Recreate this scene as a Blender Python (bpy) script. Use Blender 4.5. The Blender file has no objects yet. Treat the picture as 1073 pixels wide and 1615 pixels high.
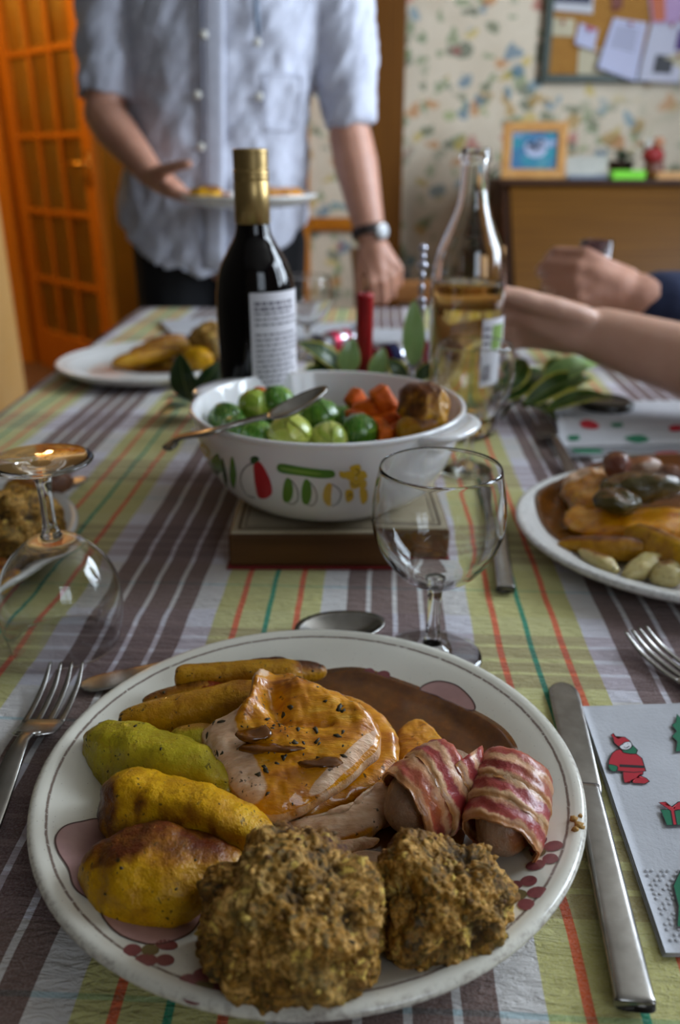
import bpy, bmesh, math, random
import numpy as np
from mathutils import Vector, Matrix, noise as mn

# ------------------------------------------------------------------ camera, world, light, exposure
SC = bpy.context.scene
COL = SC.collection
R = math.radians
TAB = 0.7505                      # height of the clothed table top

cam_data = bpy.data.cameras.new('camera')
cam = bpy.data.objects.new('camera', cam_data)
COL.objects.link(cam)
cam.location = (0, 0, 1.05)
cam.rotation_euler = (R(90 - 22.7), 0, 0)
cam_data.sensor_fit = 'VERTICAL'
cam_data.sensor_height = 23.6
cam_data.lens = 23.6 * 1340 / 1615
cam_data.clip_start = 0.02
cam_data.dof.use_dof = True
cam_data.dof.focus_distance = 0.405
cam_data.dof.aperture_fstop = 3.9
SC.camera = cam

world = bpy.data.worlds.new('world')
SC.world = world
world.use_nodes = True
world.node_tree.nodes['Background'].inputs['Color'].default_value = (0.62, 0.74, 1.0, 1)
world.node_tree.nodes['Background'].inputs['Strength'].default_value = 1.0

def area(name, loc, target, sx, sy, power, color):
    d = bpy.data.lights.new(name, 'AREA')
    d.shape = 'RECTANGLE'; d.size = sx; d.size_y = sy; d.energy = power; d.color = color
    o = bpy.data.objects.new(name, d); COL.objects.link(o)
    o.location = loc
    o.rotation_euler = (Vector(target) - Vector(loc)).to_track_quat('-Z', 'Y').to_euler()
    return o
# daylight through the right window; the unseen rear window is added as fill
area('window_daylight', (1.79, 1.35, 1.65), (0.0, 1.25, 1.50), 1.62, 1.12, 94, (0.76, 0.875, 1.0))
area('rear_fill_light', (0.95, -1.33, 1.75), (0.4, 1.0, 0.9), 0.9, 0.9, 8, (0.80, 0.90, 1.0))

SC.view_settings.view_transform = 'Standard'
SC.view_settings.look = 'None'
SC.view_settings.gamma = 1.0
SC.view_settings.use_curve_mapping = False
SC.view_settings.exposure = 0.22
SC.cycles.use_denoising = True
SC.cycles.max_bounces = 14
SC.cycles.transmission_bounces = 12
SC.cycles.transparent_max_bounces = 16
SC.cycles.sample_clamp_indirect = 6.0
SC.cycles.blur_glossy = 0.5

# ------------------------------------------------------------------ materials
def lin(h):
    if isinstance(h, str):
        h = h.lstrip('#')
        c = [int(h[i:i + 2], 16) / 255 for i in (0, 2, 4)]
        return tuple((x / 12.92 if x <= .04045 else ((x + .055) / 1.055) ** 2.4) for x in c) + (1,)
    return tuple(h) + (1,) if len(h) == 3 else tuple(h)

class NT:
    """Small wrapper round a material's node tree."""
    def __init__(s, name):
        s.m = bpy.data.materials.new(name); s.m.use_nodes = True
        s.t = s.m.node_tree; s.b = s.t.nodes['Principled BSDF']
        s.out = s.t.nodes['Material Output']
        s._c = None
    def n(s, typ, **kw):
        nd = s.t.nodes.new(typ)
        for k, v in kw.items(): setattr(nd, k, v)
        return nd
    def set(s, sock, v):
        if hasattr(v, 'links') and hasattr(v, 'node'): s.t.links.new(v, sock)
        elif isinstance(v, str): sock.default_value = lin(v)
        else: sock.default_value = v
    def co(s):
        if s._c is None: s._c = s.n('ShaderNodeTexCoord').outputs['Object']
        return s._c
    def mapped(s, scale=(1, 1, 1), rot=(0, 0, 0), loc=(0, 0, 0)):
        m = s.n('ShaderNodeMapping'); s.t.links.new(s.co(), m.inputs[0])
        m.inputs['Scale'].default_value = scale; m.inputs['Rotation'].default_value = rot; m.inputs['Location'].default_value = loc
        return m.outputs[0]
    def noise(s, scale, detail=3, rough=.55, vec=None, col=False, dist=0):
        nd = s.n('ShaderNodeTexNoise'); nd.inputs['Scale'].default_value = scale
        nd.inputs['Detail'].default_value = detail; nd.inputs['Roughness'].default_value = rough
        nd.inputs['Distortion'].default_value = dist
        s.t.links.new(vec if vec is not None else s.co(), nd.inputs['Vector'])
        return nd.outputs['Color' if col else 'Fac']
    def voro(s, scale, vec=None, out='Distance', feature='F1', rand=1):
        nd = s.n('ShaderNodeTexVoronoi', feature=feature); nd.inputs['Scale'].default_value = scale
        nd.inputs['Randomness'].default_value = rand
        s.t.links.new(vec if vec is not None else s.co(), nd.inputs['Vector'])
        return nd.outputs[out]
    def wave(s, scale, dist=3, detail=2, vec=None, dirn='X', dscale=1):
        nd = s.n('ShaderNodeTexWave', bands_direction=dirn); nd.inputs['Scale'].default_value = scale
        nd.inputs['Distortion'].default_value = dist; nd.inputs['Detail'].default_value = detail
        nd.inputs['Detail Scale'].default_value = dscale
        s.t.links.new(vec if vec is not None else s.co(), nd.inputs['Vector'])
        return nd.outputs['Fac']
    def ramp(s, fac, stops, interp='LINEAR'):
        nd = s.n('ShaderNodeValToRGB'); r = nd.color_ramp; r.interpolation = interp
        while len(r.elements) < len(stops): r.elements.new(1.0)
        for e, (p, c) in zip(r.elements, stops):
            e.position = p; e.color = lin(c) if not isinstance(c, (int, float)) else (c, c, c, 1)
        s.set(nd.inputs[0], fac)
        return nd.outputs[0]
    def mix(s, fac, a, b, mode='MIX'):
        nd = s.n('ShaderNodeMix', data_type='RGBA', blend_type=mode)
        s.set(nd.inputs[0], fac); s.set(nd.inputs[6], a); s.set(nd.inputs[7], b)
        return nd.outputs[2]
    def math(s, op, a, b=0.0, c=0.0):
        nd = s.n('ShaderNodeMath', operation=op)
        s.set(nd.inputs[0], a); s.set(nd.inputs[1], b); s.set(nd.inputs[2], c)
        return nd.outputs[0]
    def step(s, v, lo, hi):
        nd = s.n('ShaderNodeMapRange', interpolation_type='SMOOTHSTEP')
        s.set(nd.inputs[0], v); nd.inputs[1].default_value = lo; nd.inputs[2].default_value = hi
        return nd.outputs[0]
    def xyz(s, vec=None):
        nd = s.n('ShaderNodeSeparateXYZ'); s.t.links.new(vec if vec is not None else s.co(), nd.inputs[0])
        return nd.outputs
    def attr(s, name, out='Fac'):
        return s.n('ShaderNodeAttribute', attribute_name=name).outputs[out]
    def bump(s, h, strength=.3, dist=.002, prev=None):
        nd = s.n('ShaderNodeBump'); nd.inputs['Strength'].default_value = strength; nd.inputs['Distance'].default_value = dist
        s.set(nd.inputs['Height'], h)
        if prev is not None: s.t.links.new(prev, nd.inputs['Normal'])
        return nd.outputs[0]
    def fin(s, base=None, rough=None, metal=None, spec=None, normal=None, trans=None, ior=None, sss=None, sssr=None, coat=None, coatr=None, sheen=None):
        b = s.b.inputs
        for key, v in (('Base Color', base), ('Roughness', rough), ('Metallic', metal), ('Specular IOR Level', spec), ('Normal', normal),
                       ('Transmission Weight', trans), ('IOR', ior), ('Subsurface Weight', sss), ('Coat Weight', coat), ('Coat Roughness', coatr), ('Sheen Weight', sheen)):
            if v is not None: s.set(b[key], v)
        if sss is not None:
            b['Subsurface Radius'].default_value = (1, .5, .25); b['Subsurface Scale'].default_value = sssr or .004
        return s.m

MATS = {}
def plain(name, color, rough=.5, **kw):
    if name not in MATS: MATS[name] = NT(name).fin(base=lin(color), rough=rough, **kw)
    return MATS[name]
def noisy(name, c1, c2, scale, rough=.5, bumpd=0.0, bscale=None, stretch=None, lo=.35, hi=.65, **kw):
    if name not in MATS:
        t = NT(name); v = t.mapped(stretch) if stretch else None
        f = t.noise(scale, 4, .6, v)
        base = t.ramp(f, [(lo, c1), (hi, c2)])
        nm = t.bump(t.noise(bscale or scale * 3, 4, .6, v), .6, bumpd) if bumpd else None
        MATS[name] = t.fin(base=base, rough=rough, normal=nm, **kw)
    return MATS[name]

# ------------------------------------------------------------------ mesh helpers
def link(name, verts, faces, mat=None, parent=None, smooth=True, attrs=None, world=True, mats=None, fmat=None):
    """One mesh object. Vertices are world coordinates; the object's origin is its parent's origin."""
    me = bpy.data.meshes.new(name)
    v = np.asarray(verts, float).reshape(-1, 3)
    if parent is not None and world:
        v = v - np.array(wloc(parent))
    me.from_pydata(v.tolist(), [], [tuple(int(i) for i in f) for f in faces])
    for m in (mats or ([mat] if mat else [])): me.materials.append(m)
    if fmat is not None: me.polygons.foreach_set('material_index', np.asarray(fmat, dtype=np.int32))
    if smooth: me.polygons.foreach_set('use_smooth', [True] * len(me.polygons))
    for k, a in (attrs or {}).items():
        at = me.attributes.new(k, 'FLOAT', 'POINT'); at.data.foreach_set('value', np.asarray(a, np.float32))
    me.update()
    o = bpy.data.objects.new(name, me); COL.objects.link(o)
    if parent is not None: o.parent = parent
    return o
def wloc(o):
    p = Vector((0, 0, 0))
    while o is not None: p = p + o.location; o = o.parent
    return tuple(p)
def recenter(o):
    """Put a single-mesh thing's origin at the middle of its base."""
    me = o.data; n = len(me.vertices); a = np.empty(n * 3); me.vertices.foreach_get('co', a); a = a.reshape(-1, 3)
    c = (a.min(0) + a.max(0)) / 2; c[2] = a[:, 2].min()
    me.vertices.foreach_set('co', (a - c).ravel()); o.location = Vector(c) + o.location
    me.update(); return o
def tag(o, label, cat, group=None, kind=None):
    o['label'] = label; o['category'] = cat
    if group: o['group'] = group
    if kind: o['kind'] = kind
    return o
def thing(name, label, cat, loc, group=None):
    o = bpy.data.objects.new(name, None); COL.objects.link(o); o.location = loc; o.empty_display_size = .02
    return tag(o, label, cat, group)
def solo(name, vf, mat, label, cat, group=None, attrs=None, **kw):
    o = link(name, vf[0], vf[1], mat, attrs=attrs, **kw)
    return tag(recenter(o), label, cat, group)
def copy_tree(o, parent=None):
    c = o.copy(); COL.objects.link(c)
    if parent is not None: c.parent = parent
    for ch in [x for x in bpy.data.objects if x.parent == o]: copy_tree(ch, c)
    return c
def struct(o, label=None):
    o['kind'] = 'structure'
    if label: o['label'] = label
    return o

def box(c, s, bev=0.0, seg=2, rot=None, taper=None):
    bm = bmesh.new(); bmesh.ops.create_cube(bm, size=1)
    for v in bm.verts:
        k = taper if (taper and v.co.z > 0) else 1
        v.co = Vector((v.co.x * s[0] * k, v.co.y * s[1] * k, v.co.z * s[2]))
    if bev: bmesh.ops.bevel(bm, geom=bm.edges[:], offset=bev, segments=seg, profile=.5, affect='EDGES')
    if rot is not None: bmesh.ops.transform(bm, matrix=rot.to_4x4(), verts=bm.verts)
    V = [tuple(v.co + Vector(c)) for v in bm.verts]; bm.verts.index_update()
    F = [[v.index for v in f.verts] for f in bm.faces]; bm.free()
    return V, F
def join(*parts):
    V, F = [], []
    for v, f in parts:
        b = len(V); V += [tuple(x) for x in v]; F += [[i + b for i in q] for q in f]
    return V, F
def lathe(prof, c=(0, 0, 0), seg=48, closed=False, rot=None):
    """Surface of revolution of (r, z) pairs; r = 0 ends are closed to a point; closed joins last to first."""
    V, F, rows = [], [], []
    for r, z in prof:
        if r < 1e-6: rows.append([len(V)]); V.append((0, 0, z))
        else:
            rows.append(list(range(len(V), len(V) + seg)))
            V += [(r * math.cos(2 * math.pi * i / seg), r * math.sin(2 * math.pi * i / seg), z) for i in range(seg)]
    pairs = list(zip(rows[:-1], rows[1:])) + ([(rows[-1], rows[0])] if closed else [])
    for a, b in pairs:
        for i in range(seg):
            j = (i + 1) % seg
            if len(a) == 1 and len(b) == 1: continue
            if len(a) == 1: F.append([a[0], b[j], b[i]])
            elif len(b) == 1: F.append([a[i], a[j], b[0]])
            else: F.append([a[i], a[j], b[j], b[i]])
    if rot is not None: V = [tuple(rot @ Vector(v)) for v in V]
    return [tuple(np.add(v, c)) for v in V], F
def catmull(P, n, closed=False):
    P = [np.asarray(p, float) for p in P]; m = len(P); out = []
    segs = m if closed else m - 1
    for k in range(n):
        t = k / (n if closed else n - 1) * segs; i = min(int(t), segs - 1); u = t - i
        g = (lambda q: P[q % m]) if closed else (lambda q: P[max(0, min(m - 1, q))])
        a, b, c, d = g(i - 1), g(i), g(i + 1), g(i + 2)
        out.append(.5 * ((2 * b) + (c - a) * u + (2 * a - 5 * b + 4 * c - d) * u * u + (3 * b - a - 3 * c + d) * u ** 3))
    return np.array(out)
def sweep(path, rad, seg=12, sec=(1, 1), up=(0, 0, 1), power=2.0, caps=True):
    """Tube along a path; rad: one radius or one per point; sec: width/height factors; power: superellipse."""
    P = np.asarray(path, float); n = len(P)
    rad = np.asarray(rad, float)
    rad = np.full((n, 1), float(rad)) if rad.ndim == 0 else (rad.reshape(-1, 1) if rad.ndim == 1 else rad)
    V, F = [], []; upv = np.asarray(up, float)
    for i in range(n):
        d = P[min(i + 1, n - 1)] - P[max(i - 1, 0)]; d = d / (np.linalg.norm(d) + 1e-12)
        s = np.cross(d, upv); s = s / (np.linalg.norm(s) + 1e-12); u = np.cross(s, d)
        rs, ru = (rad[i, 0] * sec[0], rad[i, -1] * sec[1])
        for k in range(seg):
            a = 2 * math.pi * k / seg; ca, sa = math.cos(a), math.sin(a)
            e = 2 / power
            V.append(P[i] + s * rs * math.copysign(abs(ca) ** e, ca) + u * ru * math.copysign(abs(sa) ** e, sa))
    for i in range(n - 1):
        for k in range(seg):
            j = (k + 1) % seg; F.append([i * seg + j, i * seg + k, (i + 1) * seg + k, (i + 1) * seg + j])
    if caps: F.append(list(range(seg))); F.append(list(range((n - 1) * seg, n * seg))[::-1])
    return [tuple(v) for v in V], F
def blade_sheet(path, widths, thick, up=(0, 0, 1)):
    """Flat strip with thickness along a path (cutlery)."""
    return sweep(path, np.array([[w / 2, thick / 2] for w in widths]), 12, up=up, power=3.5)
def disp(V, amp, scale, seed=0, octaves=3):
    out = []
    for v in V:
        p = Vector(v) * scale + Vector((seed * 7.3, seed * 3.1, seed * 5.7))
        out.append(mn.fractal(p, 1.0, 2.0, octaves) * amp)
    return np.array(out)
def normals_of(V, F):
    V = np.asarray(V, float); N = np.zeros_like(V)
    for f in F:
        a, b, c = V[f[0]], V[f[1]], V[f[2]]
        q = np.cross(b - a, c - a)
        if len(f) == 4: q = q + np.cross(c - a, V[f[3]] - a)
        for i in f: N[i] += q
    return N / (np.linalg.norm(N, axis=1, keepdims=True) + 1e-15)
def rough_up(vf, amp, scale, seed=0, octaves=3):
    V, F = vf; N = normals_of(V, F)
    return (np.asarray(V) + N * disp(V, amp, scale, seed, octaves)[:, None]), F
def ico(sub, rad=1.0):
    bm = bmesh.new(); bmesh.ops.create_icosphere(bm, subdivisions=sub, radius=rad)
    V = np.array([v.co[:] for v in bm.verts]); F = [[v.index for v in f.verts] for f in bm.faces]; bm.free()
    return V, F
def axis_frame(d, up=(0, 0, 1)):
    d = np.asarray(d, float); d = d / np.linalg.norm(d); s = np.cross(d, up); s = s / np.linalg.norm(s); return d, s, np.cross(s, d)
def veg(p0, p1, radii, sec=(1, 1), power=2.2, n=30, seg=26, end=3.0, nz=(60, .0012), seed=0, bend=0.0, tri=0.0, up=(0, 0, 1)):
    """A root vegetable, wedge or baton: tube between two points with rounded ends and an uneven skin."""
    p0, p1 = np.array(p0, float), np.array(p1, float); d, s, u = axis_frame(p1 - p0, up); L = np.linalg.norm(p1 - p0)
    V, F = [], []
    ts = .5 - .5 * np.cos(np.pi * np.linspace(0, 1, n))
    rr = np.interp(ts, np.linspace(0, 1, len(radii)), radii)
    for t, r in zip(ts, rr):
        k = max(1 - abs(2 * t - 1) ** end, 0) ** (1 / end) if 0 < t < 1 else 0.02
        c = p0 + d * L * t + u * bend * math.sin(math.pi * t)
        for a in np.linspace(0, 2 * math.pi, seg, endpoint=False):
            ca, sa = math.cos(a), math.sin(a); e = 2 / power
            x, y = math.copysign(abs(ca) ** e, ca), math.copysign(abs(sa) ** e, sa)
            m = 1 + tri * math.cos(3 * (a - math.pi / 2))
            V.append(c + s * r * k * sec[0] * x * m + u * r * k * sec[1] * y * m)
    for i in range(n - 1):
        for q in range(seg):
            j = (q + 1) % seg; F.append([i * seg + j, i * seg + q, (i + 1) * seg + q, (i + 1) * seg + j])
    F.append(list(range(seg))); F.append(list(range((n - 1) * seg, n * seg))[::-1])
    return rough_up((V, F), nz[1], nz[0], seed, 4)
def slab(outline, thick, rings=16, n=110, edge=.25, dome=.002, nz=(90, .0012), seed=0, smooth_outline=True):
    """A slice: uneven top over a closed 3-D outline, rounded rim, flat underside."""
    O = catmull(outline, n, True) if smooth_outline else np.asarray(outline, float)
    if sum(O[i][0] * O[(i + 1) % len(O)][1] - O[(i + 1) % len(O)][0] * O[i][1] for i in range(len(O))) < 0: O = O[::-1]
    n = len(O); c = O.mean(0); V, F, m = [], [], []
    V.append(c + [0, 0, dome]); m.append(1.0)
    for r in range(1, rings + 1):
        s = r / rings
        lift = dome * (1 - s * s) - (thick * .35) * max(0, (s - (1 - edge)) / edge) ** 2.5
        for i in range(n): V.append(c + (O[i] - c) * s + [0, 0, lift]); m.append(1 - s)
    for i in range(n): V.append(c + (O[i] - c) * 1.0 + [0, 0, -thick * .7]); m.append(-.2)
    for i in range(n): V.append(c + (O[i] - c) * .93 + [0, 0, -thick]); m.append(-.4)
    V.append(c + [0, 0, -thick]); m.append(-1)
    for i in range(n): F.append([0, 1 + i, 1 + (i + 1) % n])
    for r in range(rings + 1):
        b, e = 1 + r * n, 1 + (r + 1) * n
        for i in range(n): j = (i + 1) % n; F.append([b + i, e + i, e + j, b + j])
    b = 1 + (rings + 1) * n; L = len(V) - 1
    for i in range(n): F.append([b + i, L, b + (i + 1) % n])
    V = np.array(V); N = normals_of(V, F)
    if nz: V = V + N * (disp(V, nz[1], nz[0], seed, 4) * 1.0)[:, None]
    return V, F, np.array(m)
def fan(poly, surf, rings=4, n=None):
    """Flat printed mark: star-shaped 2-D outline laid on a surface through surf(u, v)."""
    P = np.asarray(poly, float)
    if n: P = catmull(P, n, True)
    c = P.mean(0); k = len(P); V = [surf(*c)]; F = []
    for r in range(1, rings + 1):
        for p in P: V.append(surf(*(c + (p - c) * r / rings)))
    for i in range(k): F.append([0, 1 + i, 1 + (i + 1) % k])
    for r in range(rings - 1):
        for i in range(k):
            j = (i + 1) % k; F.append([1 + r * k + i, 1 + (r + 1) * k + i, 1 + (r + 1) * k + j, 1 + r * k + j])
    return V, F
def stroke(line, width, surf, closed=False, n=None):
    """Printed line of constant width on a surface."""
    P = np.asarray(line, float)
    if n: P = catmull(P, n, closed)
    k = len(P); V, F = [], []
    for i in range(k):
        a = P[(i - 1) % k] if closed else P[max(i - 1, 0)]; b = P[(i + 1) % k] if closed else P[min(i + 1, k - 1)]
        d = (b - a); d = d / (np.linalg.norm(d) + 1e-12); q = np.array([-d[1], d[0]]) * width / 2
        V += [surf(*(P[i] + q)), surf(*(P[i] - q))]
    for i in range(k if closed else k - 1):
        j = (i + 1) % k; F.append([2 * i, 2 * i + 1, 2 * j + 1, 2 * j])
    return V, F
def circle(cx, cy, rx, ry=None, n=20, a0=0):
    ry = ry or rx
    return [(cx + rx * math.cos(a0 + 2 * math.pi * i / n), cy + ry * math.sin(a0 + 2 * math.pi * i / n)) for i in range(n)]

def capsule(bm, p, q, r1, r2, seg=14):
    p, q = Vector(p), Vector(q); d = q - p
    for c, r in ((p, r1), (q, r2)): bmesh.ops.create_icosphere(bm, subdivisions=2, radius=r, matrix=Matrix.Translation(c))
    if d.length > 1e-6:
        m = Matrix.Translation((p + q) / 2) @ d.to_track_quat('Z', 'Y').to_matrix().to_4x4()
        bmesh.ops.create_cone(bm, cap_ends=True, segments=seg, radius1=r1, radius2=r2, depth=d.length, matrix=m)
def fuse(caps, voxel, smooth=4, ellipsoids=(), extra=()):
    """Fuse tapered limbs into one continuous skin (voxel remesh, then smoothing). Returns vertices and faces."""
    bm = bmesh.new()
    for c in caps: capsule(bm, *c)
    for c, rad, rot in ellipsoids:
        m = Matrix.Translation(Vector(c)) @ (rot.to_4x4() if rot is not None else Matrix.Identity(4)) @ Matrix.Diagonal((*rad, 1))
        bmesh.ops.create_icosphere(bm, subdivisions=4, radius=1, matrix=m)
    me = bpy.data.meshes.new('tmp'); bm.to_mesh(me); bm.free()
    if extra:
        V = [v.co[:] for v in me.vertices]; F = [list(p.vertices) for p in me.polygons]
        V, F = join((V, F), *extra); me = bpy.data.meshes.new('tmp'); me.from_pydata(V, [], F)
    o = bpy.data.objects.new('tmp', me); COL.objects.link(o)
    md = o.modifiers.new('r', 'REMESH'); md.mode = 'VOXEL'; md.voxel_size = voxel
    if smooth: sm = o.modifiers.new('s', 'SMOOTH'); sm.iterations = smooth; sm.factor = .5
    dg = bpy.context.evaluated_depsgraph_get(); ev = o.evaluated_get(dg); m2 = ev.to_mesh()
    V = np.empty(len(m2.vertices) * 3); m2.vertices.foreach_get('co', V); V = V.reshape(-1, 3)
    F = [list(p.vertices) for p in m2.polygons]
    ev.to_mesh_clear(); bpy.data.objects.remove(o); bpy.data.meshes.remove(me)
    return V, F

# ------------------------------------------------------------------ the setting
def m_wallpaper():
    t = NT('floral_wallpaper')
    x = t.mapped((1, 1, 1))
    warp = t.n('ShaderNodeVectorMath', operation='ADD')
    sc = t.n('ShaderNodeVectorMath', operation='SCALE'); t.t.links.new(t.noise(17, 2, .6, x, col=True), sc.inputs[0]); sc.inputs['Scale'].default_value = .09
    t.t.links.new(x, warp.inputs[0]); t.t.links.new(sc.outputs[0], warp.inputs[1]); w = warp.outputs[0]
    base = t.ramp(t.noise(9, 3), [(.3, '#c4b59e'), (.7, '#d2c5b0')])
    cluster = t.step(t.voro(4.2, x), .95, .70)
    col = base
    for i, (scale, thr, keep, hexes, off) in enumerate([
            (13, .40, .75, ('#4c5f3d', '#5f7a52', '#39523a'), (0, 0, 0)), (17, .40, .65, ('#72855c', '#3f5a44', '#8d9a62'), (3.1, 0, 1.7)),
            (13, .36, .55, ('#b49a3f', '#c2a94e', '#a88234'), (7.7, 0, 4.1)), (12, .36, .5, ('#55849a', '#6a8fa0', '#3f6f88'), (1.3, 0, 9.2)),
            (12, .34, .45, ('#9c4a4a', '#b2615a', '#b87a3a'), (5.9, 0, 2.4))]):
        mp = t.n('ShaderNodeMapping'); mp.inputs['Location'].default_value = off; mp.inputs['Scale'].default_value = (1, .02, 1.15); t.t.links.new(w, mp.inputs[0])
        d = t.voro(scale, mp.outputs[0]); cell = t.voro(scale, mp.outputs[0], out='Color')
        r = t.xyz(cell)
        inside = t.math('MULTIPLY', t.step(d, thr, thr * .72), t.math('LESS_THAN', r[0], keep))
        inside = t.math('MULTIPLY', inside, cluster if i < 2 else t.step(t.voro(4.2, x), .98, .75))
        c = t.ramp(r[1], [(0, hexes[0]), (.4, hexes[1]), (.75, hexes[2])], 'CONSTANT')
        col = t.mix(t.math('MULTIPLY', inside, .72), col, c)
    return t.fin(base=col, rough=.75)
M_paper = m_wallpaper()
M_peach = noisy('peach_paint', '#e0ac62', '#e8ba78', 3, .6)
M_dark = noisy('dark_olive_paint', '#2e2618', '#382e1e', 3, .8)
M_olive = noisy('olive_paint', '#6e5408', '#7a5e0e', 3, .7)
M_plaster = noisy('taupe_plaster', '#6a5d4c', '#756856', 3, .8)
M_ceiling = plain('ceiling_paint', '#a39c90', .85)
M_carpet = noisy('brown_carpet', '#5a3d22', '#6f4c2b', 90, .95, .002, 300)
def m_wood(name, c1, c2, axis='Z', scale=9, rough=.4, ring=22):
    t = NT(name)
    st = {'X': (.08, 1, 1), 'Y': (1, .08, 1), 'Z': (1, 1, .08)}[axis]
    v = t.mapped(st)
    f = t.math('ADD', t.math('MULTIPLY', t.noise(scale * 4, 5, .6, v), .6), t.math('MULTIPLY', t.wave(ring, 6, 3, v, 'X' if axis != 'X' else 'Y'), .4))
    base = t.ramp(f, [(.25, c1), (.75, c2)])
    return t.fin(base=base, rough=rough, normal=t.bump(f, .25, .0008), spec=.18)
M_pine = m_wood('orange_pine', '#9a560e', '#c47c22', 'Z', rough=.35)
M_pineH = m_wood('orange_pine_cross', '#9a560e', '#c47c22', 'X', rough=.35)
M_post = m_wood('post_wood', '#5c3604', '#6e430a', 'Z', rough=.45)
M_oak = m_wood('bureau_oak', '#55340a', '#684312', 'X', 7, .4)
M_oakdark = m_wood('bureau_dark', '#2f1c10', '#44291a', 'Y', 7, .45)
M_chair = m_wood('chair_beech', '#7a4d27', '#9b6a3c', 'X', 8, .4)
M_chairZ = m_wood('chair_beech_upright', '#a87b4d', '#c39a6c', 'Z', 8, .4)
M_brass = plain('brass', '#d9a441', .25, metal=1.0)
M_steel = noisy('brushed_steel', '#8f8c88', '#a9a6a2', 60, .26, stretch=(1, 1, 1), metal=1.0)
M_whiteframe = plain('white_gloss_paint', '#d8d6d0', .4)
def m_thin_glass(name='window_glass'):
    t = NT(name); tr = t.n('ShaderNodeBsdfTransparent'); gl = t.n('ShaderNodeBsdfGlossy'); gl.inputs['Roughness'].default_value = .02
    mx = t.n('ShaderNodeMixShader'); mx.inputs[0].default_value = .06
    for a, b in ((tr.outputs[0], mx.inputs[1]), (gl.outputs[0], mx.inputs[2]), (mx.outputs[0], t.out.inputs[0])): t.t.links.new(a, b)
    return t.m
M_pane = m_thin_glass()

def wall(name, axis, pos, thick, a0, a1, z0, z1, mat, hole=None):
    A = [a0] + ([hole[0], hole[1]] if hole else []) + [a1]; Z = [z0] + ([hole[2], hole[3]] if hole else []) + [z1]
    bm = bmesh.new(); g = {}
    def V(i, k):
        if (i, k) not in g: g[i, k] = bm.verts.new((pos, A[i], Z[k]) if axis == 'X' else (A[i], pos, Z[k]))
        return g[i, k]
    fs = [bm.faces.new([V(i, k), V(i + 1, k), V(i + 1, k + 1), V(i, k + 1)]) for i in range(len(A) - 1) for k in range(len(Z) - 1) if not (hole and i == 1 and k == 1)]
    ex = bmesh.ops.extrude_face_region(bm, geom=fs)
    d = Vector((thick, 0, 0)) if axis == 'X' else Vector((0, thick, 0))
    for v in [e for e in ex['geom'] if isinstance(e, bmesh.types.BMVert)]: v.co += d
    bmesh.ops.recalc_face_normals(bm, faces=bm.faces[:]); bm.verts.index_update()
    o = link(name, [v.co[:] for v in bm.verts], [[v.index for v in f.verts] for f in bm.faces], mat, smooth=False); bm.free()
    return struct(o)
struct(link('floor', *box((-.3, 2.0, -.05), (4.4, 7.0, .1)), M_carpet, smooth=False))
struct(link('ceiling', *box((-.3, 2.0, 2.45), (4.4, 7.0, .1)), M_ceiling, smooth=False))
wall('wall_back', 'Y', 3.3, .1, -.16, 1.8, 0, 2.4, M_paper)
wall('wall_right', 'X', 1.7, .1, -1.35, 3.4, 0, 2.4, M_plaster, (.50, 2.20, 1.05, 2.25))
wall('wall_rear', 'Y', -1.25, -.1, -1.1, 1.8, 0, 2.4, M_plaster, (.45, 1.45, 1.25, 2.25))
wall('wall_left', 'X', -.985, -.10, -1.35, 2.10, 0, 2.4, M_dark)
wall('wall_left_end', 'X', -.965, -.12, 2.10, 2.55, 0, 2.4, M_peach)
wall('wall_inner', 'Y', 2.43, .12, -2.4, -1.085, 0, 2.4, M_olive)
wall('wall_hall_left', 'X', -2.3, -.1, 2.75, 5.4, 0, 2.4, M_olive)
wall('wall_hall_back', 'Y', 5.4, .1, -2.4, -.06, 0, 2.4, M_olive)
wall('wall_hall_right', 'X', -.16, .1, 3.4, 5.4, 0, 2.4, M_olive)
def wood_trim(name, c, s, m): return struct(link(name, *box(c, s, .004), m, smooth=False))
wood_trim('trim_1', (.166, 3.28, 1.2), (.114, .05, 2.4), M_post)
wood_trim('trim_2', (-.135, 3.28, 1.2), (.05, .05, 2.4), M_pine)
wood_trim('trim_3', (.0, 3.285, .822), (.216, .035, .045), M_pineH)
wood_trim('baseboard_back', (.95, 3.288, .05), (1.45, .024, .1), M_post)
def window(name, axis, pos, a0, a1, z0, z1, inner):
    w = bpy.data.objects.new(name, None); COL.objects.link(w); w['kind'] = 'structure'
    mid = (a0 + a1) / 2; w.location = (pos, mid, z0) if axis == 'X' else (mid, pos, z0)
    def b(n, a, z, sa, sz, th, m):
        c, s = ((pos, a, z), (th, sa, sz)) if axis == 'X' else ((a, pos, z), (sa, th, sz))
        return link(n, *box(c, s, .003 if th > .01 else 0), m, w, smooth=False)
    f = .05
    for z in (z0 + f / 2, z1 - f / 2): b('frame_rail', mid, z, a1 - a0, f, .05, M_whiteframe)
    for a in (a0 + f / 2, a1 - f / 2, mid): b('frame_stile', a, (z0 + z1) / 2, f, z1 - z0 - 2 * f, .048, M_whiteframe)
    for k in (0, 1):
        l, r = (a0 + f, mid - f / 2) if k == 0 else (mid + f / 2, a1 - f)
        b('pane', (l + r) / 2, (z0 + z1) / 2, r - l, z1 - z0 - 2 * f, .004, M_pane)
    c, s = ((pos + inner * .06, mid, z0 - .012), (.16, a1 - a0 + .1, .024)) if axis == 'X' else ((mid, pos + inner * .06, z0 - .012), (a1 - a0 + .1, .16, .024))
    link('window_sill', *box(c, s, .004), M_whiteframe, w, smooth=False)
window('window_1', 'X', 1.74, .50, 2.20, 1.05, 2.25, -1)
window('added_fill_window', 'Y', -1.29, .45, 1.45, 1.25, 2.25, 1)  # unseen rear window, added to carry the fill light from behind the camera

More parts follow.
